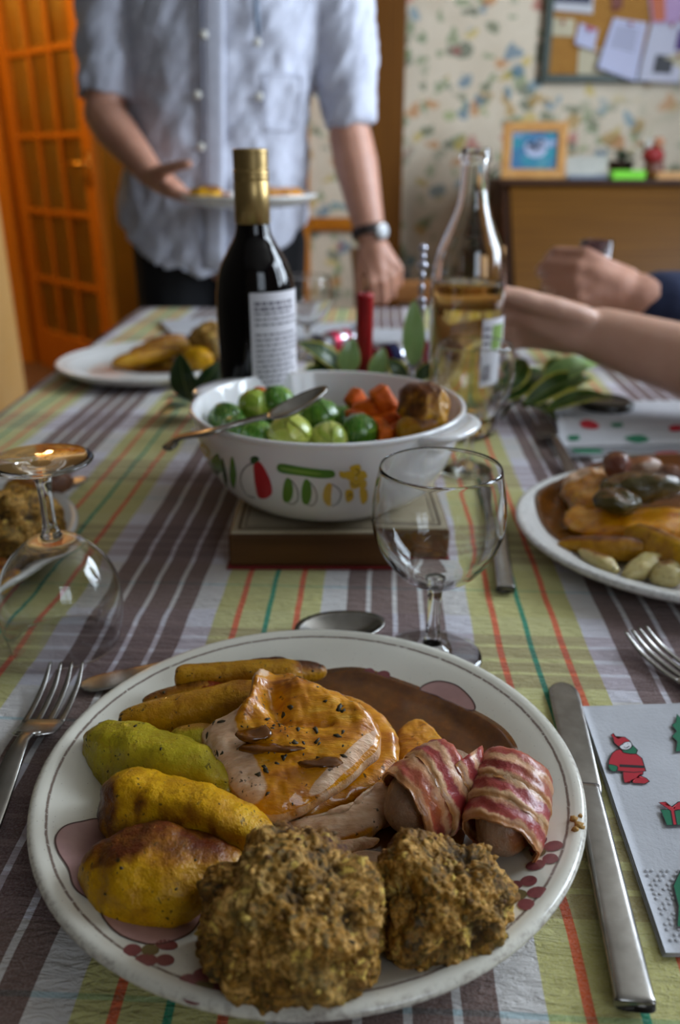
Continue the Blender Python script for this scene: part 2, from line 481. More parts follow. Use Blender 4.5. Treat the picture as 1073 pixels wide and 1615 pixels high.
# glazed pine door standing open in the hall
def m_amber():
    t = NT('amber_textured_glass')
    v = t.mapped((1, 1, .35))
    return t.fin(base=t.ramp(t.noise(14, 3, .6, v), [(.3, '#a8751c'), (.55, '#b59a50'), (.8, '#a8a078')]), rough=.32, trans=.85, ior=1.3,
                 normal=t.bump(t.noise(70, 3, .6, v), .8, .004))
M_amber = m_amber()
def glazed_door():
    H, Lt = Vector((-1.64, 4.64, 0)), Vector((-1.06, 4.02, 0)); d = (Lt - H); wd = d.length; d.normalize()
    rot = Matrix.Rotation(math.atan2(d.y, d.x), 3, 'Z')
    o = bpy.data.objects.new('door_1', None); COL.objects.link(o); o['kind'] = 'structure'; o.location = H
    o['label'] = 'open orange pine door with three columns of amber glass panes'
    def b(n, a, z, sa, sz, th, m, bev=.004, off=0):
        c = H + d * a + rot @ Vector((0, off, 0)) + Vector((0, 0, z)); return link(n, *box(c, (sa, th, sz), bev, rot=rot), m, o, smooth=False)
    st = .10; zs = [.20, .47, .80, 1.14, 1.49, 1.84]
    b('stile', st / 2, .99, st, 1.98, .04, M_pine); b('stile', wd - st / 2, .99, st, 1.98, .04, M_pine)
    b('rail', wd / 2, .10, wd - 2 * st, .20, .038, M_pineH); b('rail', wd / 2, 1.91, wd - 2 * st, .14, .038, M_pineH)
    for z in zs[1:-1]: b('glazing_bar', wd / 2, z, wd - 2 * st, .026, .036, M_pineH)
    iw = wd - 2 * st; cw = iw / 3
    for k in (1, 2):
        for r in range(5): b('glazing_bar', st + cw * k, (zs[r] + zs[r + 1]) / 2, .028, zs[r + 1] - zs[r] - .026, .036, M_pine)
    for k in range(3):
        for r in range(5): b('pane', st + cw * (k + .5), (zs[r] + zs[r + 1]) / 2, cw - .028, zs[r + 1] - zs[r] - .026, .006, M_amber, 0)
    p = H + d * (wd - .05) + Vector((0, 0, 1.0)); nrm = rot @ Vector((0, -1, 0))
    pl = link('handle_plate', *box(p + nrm * .023, (.035, .006, .15), .002, rot=rot), M_brass, o)
    q = p + nrm * .026 + Vector((0, 0, .02))
    link('handle', *sweep([q, q + nrm * .03, q + nrm * .045 - d * .02, q + nrm * .047 - d * .11], [.011, .009, .010, .008], 12), M_brass, o)
glazed_door()
wood_trim('trim_4', (-1.72, 4.68, 1.05), (.08, .10, 2.1), M_pine)
def hall_lamp(X, Y, power, label):
    t = thing('ceiling_lamp', label, 'lamp', (X, Y, 2.4))
    link('ceiling_rose', *lathe([(0, 2.4), (.05, 2.4), (.05, 2.385), (.01, 2.37), (0, 2.37)], (X, Y, 0), 24), M_brass, t)
    e = NT('lamp_globe'); e.b.inputs['Emission Color'].default_value = lin('#ffb050'); e.b.inputs['Emission Strength'].default_value = 3.0; e.fin(base='#ffe0b0', rough=.4)
    link('globe', *lathe([(0, 2.20), (.04, 2.205), (.075, 2.235), (.09, 2.28), (.075, 2.325), (.035, 2.37), (.01, 2.372)], (X, Y, 0), 32), e.m, t)
    L = bpy.data.lights.new('hall_bulb', 'POINT'); L.energy = power; L.color = (1, .62, .25); L.shadow_soft_size = .1
    lo = bpy.data.objects.new('hall_bulb', L); COL.objects.link(lo); lo.location = (X, Y, 2.12)
hall_lamp(-1.85, 5.0, 55, 'warm glass ceiling lamp in the hall behind the glazed door')
hall_lamp(-1.80, 3.45, 40, 'added unseen ceiling lamp brightening the front of the glazed door')  # unseen second lamp, added to brighten the near face of the door

# ------------------------------------------------------------------ table and cloth
TX0, TX1, TY0, TY1 = -.425, .50, .10, 1.86
def table():
    t = thing('dining_table', 'long wooden dining table under the striped cloth', 'table', ((TX0 + TX1) / 2, (TY0 + TY1) / 2, 0))
    link('tabletop', *box(((TX0 + TX1) / 2, (TY0 + TY1) / 2, .733), (TX1 - TX0 - .006, TY1 - TY0 - .006, .028), .006), M_chair, t, smooth=False)
    link('apron', *box(((TX0 + TX1) / 2, (TY0 + TY1) / 2, .674), (TX1 - TX0 - .12, TY1 - TY0 - .12, .09), .004), M_chair, t, smooth=False)
    for x in (TX0 + .07, TX1 - .07):
        for y in (TY0 + .07, TY1 - .07): link('leg', *sweep([(x, y, 0), (x, y, .60), (x, y, .719)], [.022, .032, .034], 8, power=6), M_chairZ, t, smooth=False)
table()
def m_cloth():
    t = NT('plaid_tablecloth')
    u, v = t.attr('weave_u'), t.attr('weave_v')
    W, YE, BR, OR, GR = '#d0cdd6', '#c1bc7c', '#735a57', '#d9602a', '#0e8a68'
    p = t.math('FRACT', t.math('ADD', t.math('DIVIDE', t.math('ADD', u, .053), .181), 10.5))
    b = lambda c, h: (c - h, c + h)
    st = [(0, W), (.009, BR), (.096, W), (.114, BR), (.1934, W), (.2956, YE), (.372, OR), (.396, YE), (.4885, GR), (.5115, YE), (.604, OR), (.628, YE),
          (.7044, W), (.8066, BR), (.886, W), (.904, BR), (.991, W)]
    warp = t.ramp(p, st, 'CONSTANT')
    q = t.math('FRACT', t.math('ADD', t.math('DIVIDE', t.math('SUBTRACT', v, .475), .172), 10.0))
    w1, br, ye, te, org = (1, 1, 1), (.72, .64, .65), (.97, .96, .84), (.62, .82, .78), (.95, .75, .55)
    sw = [(0, w1), (.012, br), (.09, w1), (.11, br), (.18, w1), (.33, ye), (.415, ye), (.425, ye), (.545, te), (.56, ye), (.66, ye), (.67, ye), (.75, w1), (.82, br), (.90, w1), (.92, br), (.988, w1)]
    weft = t.ramp(q, sw, 'CONSTANT')
    col = t.mix(1.0, warp, weft, 'MULTIPLY')
    vv = t.n('ShaderNodeCombineXYZ'); t.set(vv.inputs[0], u); t.set(vv.inputs[1], v)
    mp = t.n('ShaderNodeMapping'); mp.inputs['Scale'].default_value = (1, 3.2, 1); t.t.links.new(vv.outputs[0], mp.inputs[0])
    n1 = t.noise(75, 4, .6, mp.outputs[0], dist=.6)
    n2 = t.noise(900, 2, .6, vv.outputs[0])
    col = t.mix(t.math('MULTIPLY', t.step(n2, .3, .75), .16), col, '#e6e2e0')
    nm = t.bump(n1, .9, .0036); nm = t.bump(n2, .6, .0006, nm)
    return t.fin(base=col, rough=.88, spec=.2, normal=nm, sheen=.1)
def tablecloth():
    ov = .15; rc = .012
    xs = np.unique(np.concatenate([np.linspace(TX0 - ov, TX0, 22), np.linspace(TX0, TX1, 190), np.linspace(TX1, TX1 + ov, 22)]))
    ys = np.unique(np.concatenate([np.linspace(TY0 - ov, TY0, 20), np.linspace(TY0, 1.0, 210), np.linspace(1.0, TY1, 90), np.linspace(TY1, TY1 + ov, 20)]))
    X, Y = np.meshgrid(xs, ys); V = []
    for x, y in zip(X.ravel(), Y.ravel()):
        ox = max(TX0 - x, x - TX1, 0); oy = max(TY0 - y, y - TY1, 0); o = max(ox, oy)
        cx, cy = min(max(x, TX0), TX1), min(max(y, TY0), TY1)
        z = .7499 + .0005 * mn.fractal(Vector((x * 26, y * 75, 0)), 1, 2, 3)
        if o > 0:
            k = min(o / rc, 1); out = rc * math.sin(k * math.pi / 2) * .8 + .018 * (o / ov) * math.sin((x + y) * 34) + .006
            z = .7499 - rc * (1 - math.cos(k * math.pi / 2)) - max(o - rc, 0)
            sx = (-1 if x < TX0 else 1) * (ox > 0); sy = (-1 if y < TY0 else 1) * (oy > 0)
            cx += sx * out; cy += sy * out
        V.append((cx, cy, z))
    nx = len(xs); F = [[j * nx + i, j * nx + i + 1, (j + 1) * nx + i + 1, (j + 1) * nx + i] for j in range(len(ys) - 1) for i in range(nx - 1)]
    wob = np.array([.0016 * mn.noise(Vector((x * 5, y * 22, 3))) for x, y in zip(X.ravel(), Y.ravel())])
    o = solo('tablecloth', (V, F), m_cloth(), 'crinkled white tablecloth striped in brown, yellow, orange and green', 'tablecloth',
             attrs={'weave_u': X.ravel() - .045 * (Y.ravel() - .5) + wob, 'weave_v': Y.ravel() + .05 * X.ravel() + wob * .6})
tablecloth()

# ------------------------------------------------------------------ dinner plates
def zplate(r):
    if r < .085: return .0065
    t = min((r - .085) / .040, 1); return .0065 + .0150 * (t * t * (3 - 2 * t) * .35 + t * .65)
def plate_prof(k=1.0):
    inner = [(0, .0065), (.04, .0065), (.075, .0065)] + [(r, zplate(r)) for r in np.linspace(.083, .124, 16)]
    lip = [(.1262, .0222), (.1285, .0229), (.1308, .0226), (.1322, .0214), (.1325, .0198), (.1315, .0182)]
    under = [(.124, .0130), (.112, .0070), (.098, .0030), (.088, .0018), (.083, 0), (.076, 0), (.074, .002), (0, .0025)]
    return [(r * k, z) for r, z in inner + lip + under]
def m_plate(name, base, line, radius=.1240, speck=True):
    t = NT(name); x = t.xyz()
    r = t.math('SQRT', t.math('ADD', t.math('MULTIPLY', x[0], x[0]), t.math('MULTIPLY', x[1], x[1])))
    n = t.noise(120, 3, .7)
    d = t.math('ABSOLUTE', t.math('SUBTRACT', t.math('ADD', r, t.math('MULTIPLY', t.math('SUBTRACT', n, .5), .0011)), radius))
    ring = t.math('MULTIPLY', t.step(d, .0010, .0002), t.step(t.noise(420, 2, .6), .22, .46))
    edge = t.math('MULTIPLY', t.step(r, .1285, .1318), t.step(t.noise(260, 3, .7), .40, .75))
    b = t.ramp(t.noise(16, 3), [(.3, base[0]), (.7, base[1])])
    if speck: b = t.mix(t.math('MULTIPLY', t.step(t.voro(300), .12, .05), .35), b, line)
    b = t.mix(t.math('MULTIPLY', ring, .85), b, line); b = t.mix(t.math('MULTIPLY', edge, .55), b, line)
    return t.fin(base=b, rough=.17, spec=.5, normal=t.bump(t.noise(60, 3), .06, .001), sss=.0)
M_stone = m_plate('cream_stoneware', ('#d8d4c6', '#dedacd'), '#5d4036')
M_china = m_plate('white_china', ('#d3d2cf', '#dad9d6'), '#8d8983', .118, False)
PC = (-.0150, .3381)
def psurf(x, y): return (x, y, TAB + zplate(min(math.hypot(x - PC[0], y - PC[1]), .126)) + .00035)
M_pink = noisy('pink_print', '#a98380', '#b58f8a', 60, .3)
M_plum = noisy('plum_print', '#70393c', '#854a4a', 200, .3)
M_oliveprint = plain('olive_print', '#6b5d3c', .3)
M_outline = plain('brown_outline_print', '#4b2f2c', .3)
def decor(o, poly, mat, name, outline=False, n=40):
    link(name, *fan(poly, psurf, 5, n), mat, o)
    if outline: link('print_outline', *stroke(poly, .0007, lambda x, y: tuple(np.add(psurf(x, y), (0, 0, .00012))), True, 60), M_outline, o)
def main_plate():
    t = thing('dinner_plate', 'large cream stoneware plate with plum flower print, nearest on the table', 'plate', (PC[0], PC[1], TAB), None)
    link('dish', *lathe(plate_prof(), (PC[0], PC[1], TAB), 144), M_stone, t)
    decor(t, [(-0.1263, 0.2922), (-0.1252, 0.3003), (-0.1199, 0.3065), (-0.1110, 0.3125), (-0.1007, 0.3006), (-0.0933, 0.2713), (-0.0962, 0.2575), (-0.1045, 0.2602), (-0.1106, 0.2653), (-0.1158, 0.2753), (-0.1227, 0.2840)], M_pink, 'printed_leaf', True)
    decor(t, [(-0.0964, 0.2553), (-0.0888, 0.2639), (-0.0693, 0.2702), (-0.0586, 0.2651), (-0.0594, 0.2517), (-0.0658, 0.2424), (-0.0729, 0.2385), (-0.0828, 0.2402), (-0.0911, 0.2460)], M_pink, 'printed_leaf', True)
    decor(t, [(0.0471, 0.4168), (0.0503, 0.4202), (0.0584, 0.4201), (0.0679, 0.4137), (0.0746, 0.4015), (0.0745, 0.3944), (0.0641, 0.4013), (0.0561, 0.4104)], M_pink, 'printed_leaf', True)
    petals = [([(-0.0790, 0.2339), (-0.0727, 0.2293), (-0.0659, 0.2303), (-0.0673, 0.2395)], [(-0.0726, 0.2351)], .0034), ([(-0.0552, 0.2199), (-0.0494, 0.2242), (-0.0426, 0.2186), (-0.0516, 0.2145)], [(-0.0493, 0.2176)], .0040),
              ([(0.0891, 0.2935), (0.0937, 0.2875), (0.0906, 0.2800), (0.0840, 0.2781)], [(0.0868, 0.2859)], .0033), ([(0.0792, 0.2691), (0.0810, 0.2612), (0.0751, 0.2553), (0.0723, 0.2683)], [(0.0735, 0.2618)], .0034),
              ([(0.0174, 0.4340), (0.0256, 0.4311)], [], .0036)]
    for ps, cs, r in petals:
        for i, p in enumerate(ps): decor(t, circle(p[0], p[1], r * (1 + .25 * (i % 2)), r, 14), M_plum, 'printed_petal', n=None)
        for p in cs: decor(t, circle(p[0], p[1], r, r, 14), M_oliveprint, 'printed_flower_centre', n=None)
main_plate()
def white_plate(name, label, x, y, k, z=TAB, deep=1.0):
    t = thing(name, label, 'plate', (x, y, z))
    link('dish', *lathe([(r, q * deep) for r, q in plate_prof(k)], (x, y, z), 96), M_china, t); return t
white_plate('dinner_plate', 'white plate of turkey and gravy cut off by the right edge', .287, .640, 1.06)
white_plate('dinner_plate', 'white plate with crusty stuffing half out of frame behind upturned glass', -.345, .618, .99)
white_plate('dinner_plate', 'white plate of parsnips and stuffing left of the red wine bottle', -.288, 1.255, .99)
HP = (-0.1722, 1.7200, 0.9664)
white_plate('dinner_plate', 'white plate of food held up by the man in the white shirt', HP[0], HP[1], .98, HP[2] - .004, 1.0)

# ------------------------------------------------------------------ food materials
def m_food(name, c1, c2, c3=None, rough=.4, brown=('#5e2200', '#381000'), specks=.0, scale=60, coat=.0, bump=.0012, sss=.25, green='#2b2a12', stretch=None):
    t = NT(name); v = t.mapped(stretch) if stretch else None
    base = t.ramp(t.noise(scale, 4, .6, v), [(.3, c1), (.55, c2), (.8, c3 or c2)])
    n = t.noise(90, 4, .65)
    br = t.step(t.math('ADD', t.attr('brown'), t.math('MULTIPLY', t.math('SUBTRACT', n, .5), 1.1)), .50, 1.05)
    br0 = t.step(t.math('ADD', t.attr('brown'), t.math('MULTIPLY', t.math('SUBTRACT', n, .5), .8)), .28, .75)
    base = t.mix(t.math('MULTIPLY', br0, .75), base, t.mix(.35, brown[0], '#c47808'))
    base = t.mix(br, base, t.ramp(t.noise(70, 3), [(.35, brown[0]), (.7, brown[1])]))
    if specks:
        sp = t.math('MULTIPLY', t.step(t.noise(520, 2, .6, t.mapped((1, .55, .8), (.3, .2, .7))), .655 - specks * .2, .70 - specks * .2), t.step(t.noise(60, 3, .6), .44, .60))
        base = t.mix(t.math('MULTIPLY', sp, .88), base, green)
    base = t.mix(t.math('MULTIPLY', t.step(t.noise(scale * 3.2, 5, .75), .48, .70), .35), base, brown[0])
    nm = t.bump(t.noise(scale * 2, 4, .7, v), .55, bump * 2.6); nm = t.bump(t.noise(scale * 9, 3, .65, v), .5, bump * .5, nm)
    return t.fin(base=base, rough=rough, normal=nm, sss=sss, sssr=.003, coat=coat * .6, coatr=.10, spec=.32)
M_potato = m_food('roast_potato', '#a87200', '#cc9800', '#dcae28', .42, specks=.16, coat=.12)
M_potatopale = m_food('pale_potato', '#a09010', '#b8a41c', '#c6b238', .44, ('#94651a', '#6d3d10'), specks=.20, coat=.2)
M_parsnip = m_food('roast_parsnip', '#a36e04', '#b9840e', '#c89a2c', .38, ('#6a3406', '#381a02'), specks=.14, stretch=None, coat=.3)
M_onion = m_food('roast_onion', '#5d3a3a', '#84604a', '#6e2c14', .3, specks=0, coat=.4)
M_carrot = m_food('cooked_carrot', '#c85000', '#dc6402', '#e67a10', .5, ('#8a3200', '#5c2200'), coat=0, sss=.08)
M_sausage = m_food('sausage', '#8a6a52', '#9c7d64', '#7a5844', .38, ('#84461c', '#5e2c12'), specks=.1, coat=.25)
M_chipolata = m_food('glazed_sausage', '#6a3a2c', '#7e4a38', '#8a5644', .25, coat=.5)
M_greenglaze = m_food('glazed_green', '#3a3210', '#54481a', '#62501e', .22, ('#3d2208', '#2a1806'), coat=.6)
M_leek = m_food('pale_onion', '#b5a060', '#c8b87c', '#b89a48', .25, coat=.5, specks=.05, stretch=(1, 1, 4))
def m_turkey(name, glaze=1.0):
    t = NT(name); v = t.mapped((1, 3.5, 1), (0, 0, .5))
    f = t.noise(110, 4, .6, v)
    bare = t.ramp(f, [(.3, '#cfa27c'), (.55, '#e2bd9a'), (.8, '#edd4bc')])
    gv = t.ramp(t.noise(45, 4, .6, v), [(.2, '#7a3c00'), (.38, '#bf7200'), (.58, '#dc9408'), (.8, '#eab850')])
    g = t.step(t.math('ADD', t.attr('gravy'), t.math('MULTIPLY', t.math('SUBTRACT', t.noise(70, 4, .6), .5), .9)), .35, .62)
    base = t.mix(t.math('MULTIPLY', g, glaze), bare, gv)
    sp = t.math('MULTIPLY', t.step(t.noise(330, 2, .6), .64, .69), t.step(t.noise(60, 3, .6), .46, .58))
    base = t.mix(t.math('MULTIPLY', sp, .85), base, '#2c2410')
    rough = t.math('SUBTRACT', .5, t.math('MULTIPLY', g, .30))
    nm = t.bump(t.noise(240, 4, .65, v), .55, .0012); nm = t.bump(t.noise(420, 3, .6, t.mapped((.25, 2.2, 1), (0, 0, .35))), .45, .0010, nm)
    return t.fin(base=base, rough=rough, normal=nm, sss=.3, sssr=.004, coat=t.math('MULTIPLY', g, .7), coatr=.05, spec=.4)
M_turkey = m_turkey('turkey_with_gravy')
def m_gravy():
    t = NT('gravy')
    base = t.ramp(t.noise(70, 4, .65), [(.3, '#4a2400'), (.55, '#5e3200'), (.8, '#7a4604')])
    return t.fin(base=base, rough=.12, spec=.5, normal=t.bump(t.noise(110, 2), .15, .001), coat=.3, coatr=.04, sss=.1, sssr=.002)
M_gravy = m_gravy()
def m_stuffing():
    t = NT('herb_stuffing')
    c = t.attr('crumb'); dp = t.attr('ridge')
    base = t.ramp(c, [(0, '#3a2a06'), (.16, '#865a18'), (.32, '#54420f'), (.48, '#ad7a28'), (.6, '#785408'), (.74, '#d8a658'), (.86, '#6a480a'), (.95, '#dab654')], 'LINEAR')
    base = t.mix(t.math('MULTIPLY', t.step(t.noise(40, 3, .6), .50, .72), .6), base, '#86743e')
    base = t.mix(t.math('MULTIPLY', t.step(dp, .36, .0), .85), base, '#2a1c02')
    base = t.mix(t.step(t.math('ADD', t.attr('brown'), t.math('MULTIPLY', t.math('SUBTRACT', t.noise(120, 4, .6), .5), 1.1)), .62, 1.25), base, '#4a200c')
    base = t.mix(t.math('MULTIPLY', t.step(t.noise(420, 3, .7), .54, .74), .5), base, '#c09434')
    nm = t.bump(t.noise(520, 4, .7), .7, .0014)
    return t.fin(base=base, rough=.62, normal=nm, spec=.35, sss=.1, sssr=.002)
M_stuffing = m_stuffing()
def m_bacon():
    t = NT('bacon')
    w = t.math('ADD', t.attr('across'), t.math('MULTIPLY', t.math('SUBTRACT', t.noise(75, 5, .7), .5), .52))
    base = t.ramp(w, [(.0, '#d6a36a'), (.16, '#dcb088'), (.24, '#a8403c'), (.46, '#8c2a2e'), (.56, '#d6a078'), (.68, '#dcb08a'), (.76, '#a23c3a'), (.95, '#b05440')])
    n = t.noise(60, 4, .6)
    base = t.mix(t.math('MULTIPLY', t.step(t.math('ADD', t.attr('brown'), t.math('SUBTRACT', n, .5)), .28, .85), .72), base, '#a05a16')
    return t.fin(base=base, rough=.33, normal=t.bump(t.noise(260, 4, .65), .6, .0012), sss=.3, sssr=.003, coat=.3, coatr=.15)
M_bacon = m_bacon()

def browning(V, F, direction, power=1.0, bias=0.0, ends=None):
    N = normals_of(V, F); d = np.array(direction, float); d /= np.linalg.norm(d)
    return np.clip(N @ d, 0, 1) ** power + bias
GROUP_W = 'potato wedges on the nearest plate'
def root(name, label, cat, p0, p1, radii, mat, bd=(0, .3, .9), bp=3.0, bb=0.0, group=None, **kw):
    V, F = veg(p0, p1, radii, **kw)
    o = solo(name, (V, F), mat, label, cat, group, attrs={'brown': browning(V, F, bd, bp, bb)}); return o

# ------------------------------------------------------------------ the nearest plate's food
root('roast_potato', 'roast potato browned along its top, nearest the left rim of front plate', 'potato', (-0.1088, 0.2713, 0.7735), (-0.0394, 0.2692, 0.7735),
     [.013, .0200, .0215, .0200, .0165, .011], M_potato, (-.15, .62, .80), 1.0, .12, n=64, seg=60, nz=(58, .0022), end=2.7, seed=3, sec=(1.02, .76), power=2.7, tri=.05)
root('roast_potato', 'long yellow potato wedge between the browned potato and the turkey slice', 'potato', (-0.1103, 0.3166, 0.7735), (-0.0274, 0.2810, 0.7765),
     [.0155, .0185, .0170, .0160, .0150, .011], M_potato, (-.85, -.35, .35), 2.2, .0, n=60, seg=50, nz=(58, .0026), end=3.4, seed=8, tri=.14, power=2.8, bend=.001, sec=(1, .86))
root('roast_potato', 'pale green-yellow potato wedge pointing at the left rim of front plate', 'potato', (-0.1313, 0.3596, 0.7715), (-0.0491, 0.3187, 0.7755),
     [.0095, .0150, .0165, .0160, .0140, .012], M_potatopale, (-.95, .2, .3), 3, -.05, n=60, seg=50, nz=(58, .0022), end=3.4, seed=12, tri=.18, power=2.8, sec=(1, .86))
root('roast_potato', 'small potato wedge half hidden under the left end of turkey slice', 'potato', (-0.0885, 0.3463, 0.7740), (-0.0595, 0.3499, 0.7790),
     [.008, .0105, .011, .010], M_potatopale, (0, .3, .9), 4, -.1, n=28, seg=26, nz=(60, .0012), seed=15, tri=.1)
root('roast_parsnip', 'golden parsnip baton lying along the far side behind the turkey', 'parsnip', (-0.0911, 0.4003, 0.7830), (-0.0207, 0.4016, 0.7830),
     [.0066, .0072, .0078, .0085, .0088], M_parsnip, (.6, .2, .5), 2, -.05, n=40, seg=28, nz=(60, .0010), power=3.0, end=6, seed=21)
root('roast_parsnip', 'long parsnip with a dark brown patch, second from the far end', 'parsnip', (-0.1166, 0.3714, 0.7730), (-0.0377, 0.3800, 0.7830),
     [.0070, .0088, .0098, .0112, .0118], M_parsnip, (.5, .1, .6), 1.6, -.05, n=40, seg=28, nz=(55, .0012), power=2.8, end=6, seed=24)
root('roast_parsnip', 'thin parsnip tip wedged between two parsnip batons on front plate', 'parsnip', (-0.1067, 0.3869, 0.7740), (-0.0669, 0.3940, 0.7790),
     [.0045, .0062, .0070, .0072], M_parsnip, (0, .3, .9), 2, 0, n=26, seg=20, nz=(60, .0010), power=2.6, end=5, seed=27)
root('roast_parsnip', 'small dark parsnip end beside gravy at far side of front plate', 'parsnip', (-0.0357, 0.4207, 0.7720), (-0.0077, 0.4264, 0.7700),
     [.0065, .0070, .0062, .005], M_parsnip, (0, .3, .9), 1.2, .2, n=24, seg=20, nz=(60, .0010), seed=30)
root('roast_onion', 'charred orange onion strip between the parsnips on front plate', 'onion', (-0.0822, 0.3923, 0.7810), (-0.0563, 0.3858, 0.7830),
     [.0032, .0052, .0055, .004], M_carrot, (0, .3, .9), .8, .25, n=24, seg=16, nz=(120, .0016), seed=31, sec=(1.2, .6))
root('roast_onion', 'purple red onion piece behind the golden parsnip baton', 'onion', (-0.0579, 0.4228, 0.7750), (-0.0239, 0.4241, 0.7750),
     [.004, .006, .006, .004], M_onion, (0, .3, .9), 3, 0, n=24, seg=16, nz=(120, .0010), seed=33, sec=(1, .8))

def seg_dist(V, a, b):
    V = np.asarray(V); a, b = np.array(a), np.array(b); d = b - a
    t = np.clip(((V - a) @ d) / (d @ d), 0, 1); return np.linalg.norm(V - (a + t[:, None] * d), axis=1)
def turkey(label, outline, thick, bare=(), dome=.002, seed=0, edge_bare=True, nz=(85, .0012), rings=22, n=150, sculpt=()):
    V, F, m = slab(outline, thick, rings, n, seed=seed, dome=dome, nz=nz)
    for line, amp, wd, rough in sculpt:
        L = [np.array([p[0], p[1], 0]) for p in line]; W2 = V * [1, 1, 0]
        d = np.min([seg_dist(W2, L[i], L[i + 1]) for i in range(len(L) - 1)], axis=0); k = np.exp(-(d / wd) ** 2) * (m > -.3)
        V = V + np.array([[0, 0, 1]]) * (k * (amp + rough * disp(V, 1.0, 150, seed + 3, 4)))[:, None]
    g = np.ones(len(V))
    for a, b, r in bare: g = np.minimum(g, np.clip((seg_dist(V, a, b) - r * .55) / (r * .45), 0, 1))
    if edge_bare: g = np.where(m <= 0, .44, g)
    return solo('turkey_slice', (V, F), M_turkey, label, 'turkey', attrs={'gravy': g})
tk2 = turkey('turkey slice glazed with gravy, lower layer under the thick white slice',
    [(-0.0319, 0.3658, 0.7780), (-0.0194, 0.3885, 0.7840), (0.0029, 0.3838, 0.7860), (0.0210, 0.3698, 0.7850), (0.0288, 0.3552, 0.7820), (0.0296, 0.3415, 0.7790), (0.0241, 0.3310, 0.7760), (0.0131, 0.3222, 0.7740), (-0.0019, 0.3161, 0.7710), (-0.0197, 0.3138, 0.7700)], .010, seed=5, edge_bare=False)
tk1 = turkey('thick turkey breast slice with white left edge, topmost under brown gravy',
    [(-0.0675, 0.3409, 0.7920), (-0.0645, 0.3470, 0.7950), (-0.0559, 0.3491, 0.7980), (-0.0475, 0.3512, 0.8010), (-0.0446, 0.3580, 0.8030), (-0.0436, 0.3685, 0.8050), (-0.0365, 0.3740, 0.8060), (-0.0217, 0.3712, 0.8040), (-0.0053, 0.3648, 0.8010), (0.0106, 0.3554, 0.7980), (0.0197, 0.3436, 0.7960), (0.0193, 0.3344, 0.7940), (0.0161, 0.3284, 0.7920), (0.0069, 0.3193, 0.7890), (-0.0025, 0.3124, 0.7860), (-0.0148, 0.3057, 0.7820), (-0.0258, 0.3018, 0.7800), (-0.0347, 0.3018, 0.7800), (-0.0428, 0.3064, 0.7810), (-0.0499, 0.3139, 0.7840), (-0.0577, 0.3255, 0.7880)],
    .0125, rings=44, n=240, sculpt=[([(-0.0472, 0.3453, 0.8000), (-0.0441, 0.3579, 0.8000), (-0.0423, 0.3737, 0.8000), (-0.0356, 0.3808, 0.8000), (-0.0207, 0.3760, 0.8000)], .0050, .0052, .0030), ([(-0.0345, 0.3569, 0.8000), (-0.0306, 0.3473, 0.8000)], -.0075, .0050, .001), ([(-0.0213, 0.3612, 0.8000), (-0.0052, 0.3558, 0.8000), (0.0104, 0.3453, 0.8000)], .0042, .0085, .0018), ([(-0.0297, 0.3422, 0.8000), (-0.0173, 0.3392, 0.8000), (-0.0051, 0.3402, 0.8000)], -.0022, .0022, .001), ([(-0.0644, 0.3313, 0.8000), (-0.0565, 0.3128, 0.8000), (-0.0464, 0.2950, 0.8000)], .0014, .005, .002)], bare=[((-0.0637, 0.3416, 0.7960), (-0.0440, 0.3087, 0.7870), .0135), ((-0.0578, 0.3449, 0.7980), (-0.0429, 0.3703, 0.8030), .009), ((0.0194, 0.3366, 0.7960), (-0.0134, 0.3058, 0.7830), .0045)], dome=.0035, seed=2)
def on_slice(name, px, r, sec, mat, seed, parent):
    V, F = ico(3); V = V * np.array([r * sec[0], r * sec[1], r * sec[2]]); V, F = rough_up((V + px, F), r * .35, .8 / r, seed, 3)
    return link(name, V, F, mat, parent, attrs={'brown': np.zeros(len(V))})
on_slice('gravy_lump', (-0.0416, 0.3308, 0.7975), .0062, (1.4, .8, .30), M_gravy, 2, tk1)
on_slice('gravy_lump', (-0.0316, 0.3247, 0.7942), .0062, (2.6, .45, .25), M_gravy, 5, tk1)
on_slice('gravy_lump', (-0.0084, 0.3182, 0.7910), .0055, (1.9, .6, .25), M_gravy, 7, tk1)
turkey('small turkey piece coated in gravy between thick slice and left bacon roll', [(0.0286, 0.3683, 0.7680), (0.0353, 0.3788, 0.7700), (0.0440, 0.3808, 0.7710), (0.0517, 0.3721, 0.7700), (0.0575, 0.3579, 0.7680), (0.0602, 0.3479, 0.7660), (0.0486, 0.3410, 0.7650), (0.0359, 0.3396, 0.7650), (0.0286, 0.3504, 0.7660)], .008, seed=21, edge_bare=False)
turkey('pale shredded turkey piece under the thick slice, above the stuffing ball', [(-0.0275, 0.3040, 0.7670), (-0.0193, 0.3047, 0.7700), (-0.0048, 0.3063, 0.7730), (0.0069, 0.3115, 0.7750), (0.0154, 0.3207, 0.7760), (0.0248, 0.3278, 0.7760), (0.0285, 0.3178, 0.7740), (0.0202, 0.3065, 0.7710), (0.0140, 0.3006, 0.7690), (0.0067, 0.2961, 0.7670), (-0.0075, 0.2936, 0.7650), (-0.0196, 0.2970, 0.7650)], .0075,
       bare=[((-0.0233, 0.2976, 0.7700), (0.0157, 0.3114, 0.7740), .014)], seed=23, nz=(70, .0022))
turkey('thin strand of turkey lying on the pale shredded piece', [(-0.0087, 0.2849, 0.7720), (0.0010, 0.2873, 0.7740), (0.0155, 0.2903, 0.7740), (0.0166, 0.2891, 0.7730), (0.0065, 0.2856, 0.7720), (-0.0045, 0.2830, 0.7710)], .003, bare=[((-0.0087, 0.2849, 0.7720), (0.0166, 0.2888, 0.7740), .012)], seed=25, nz=(150, .0008), rings=8, n=60)
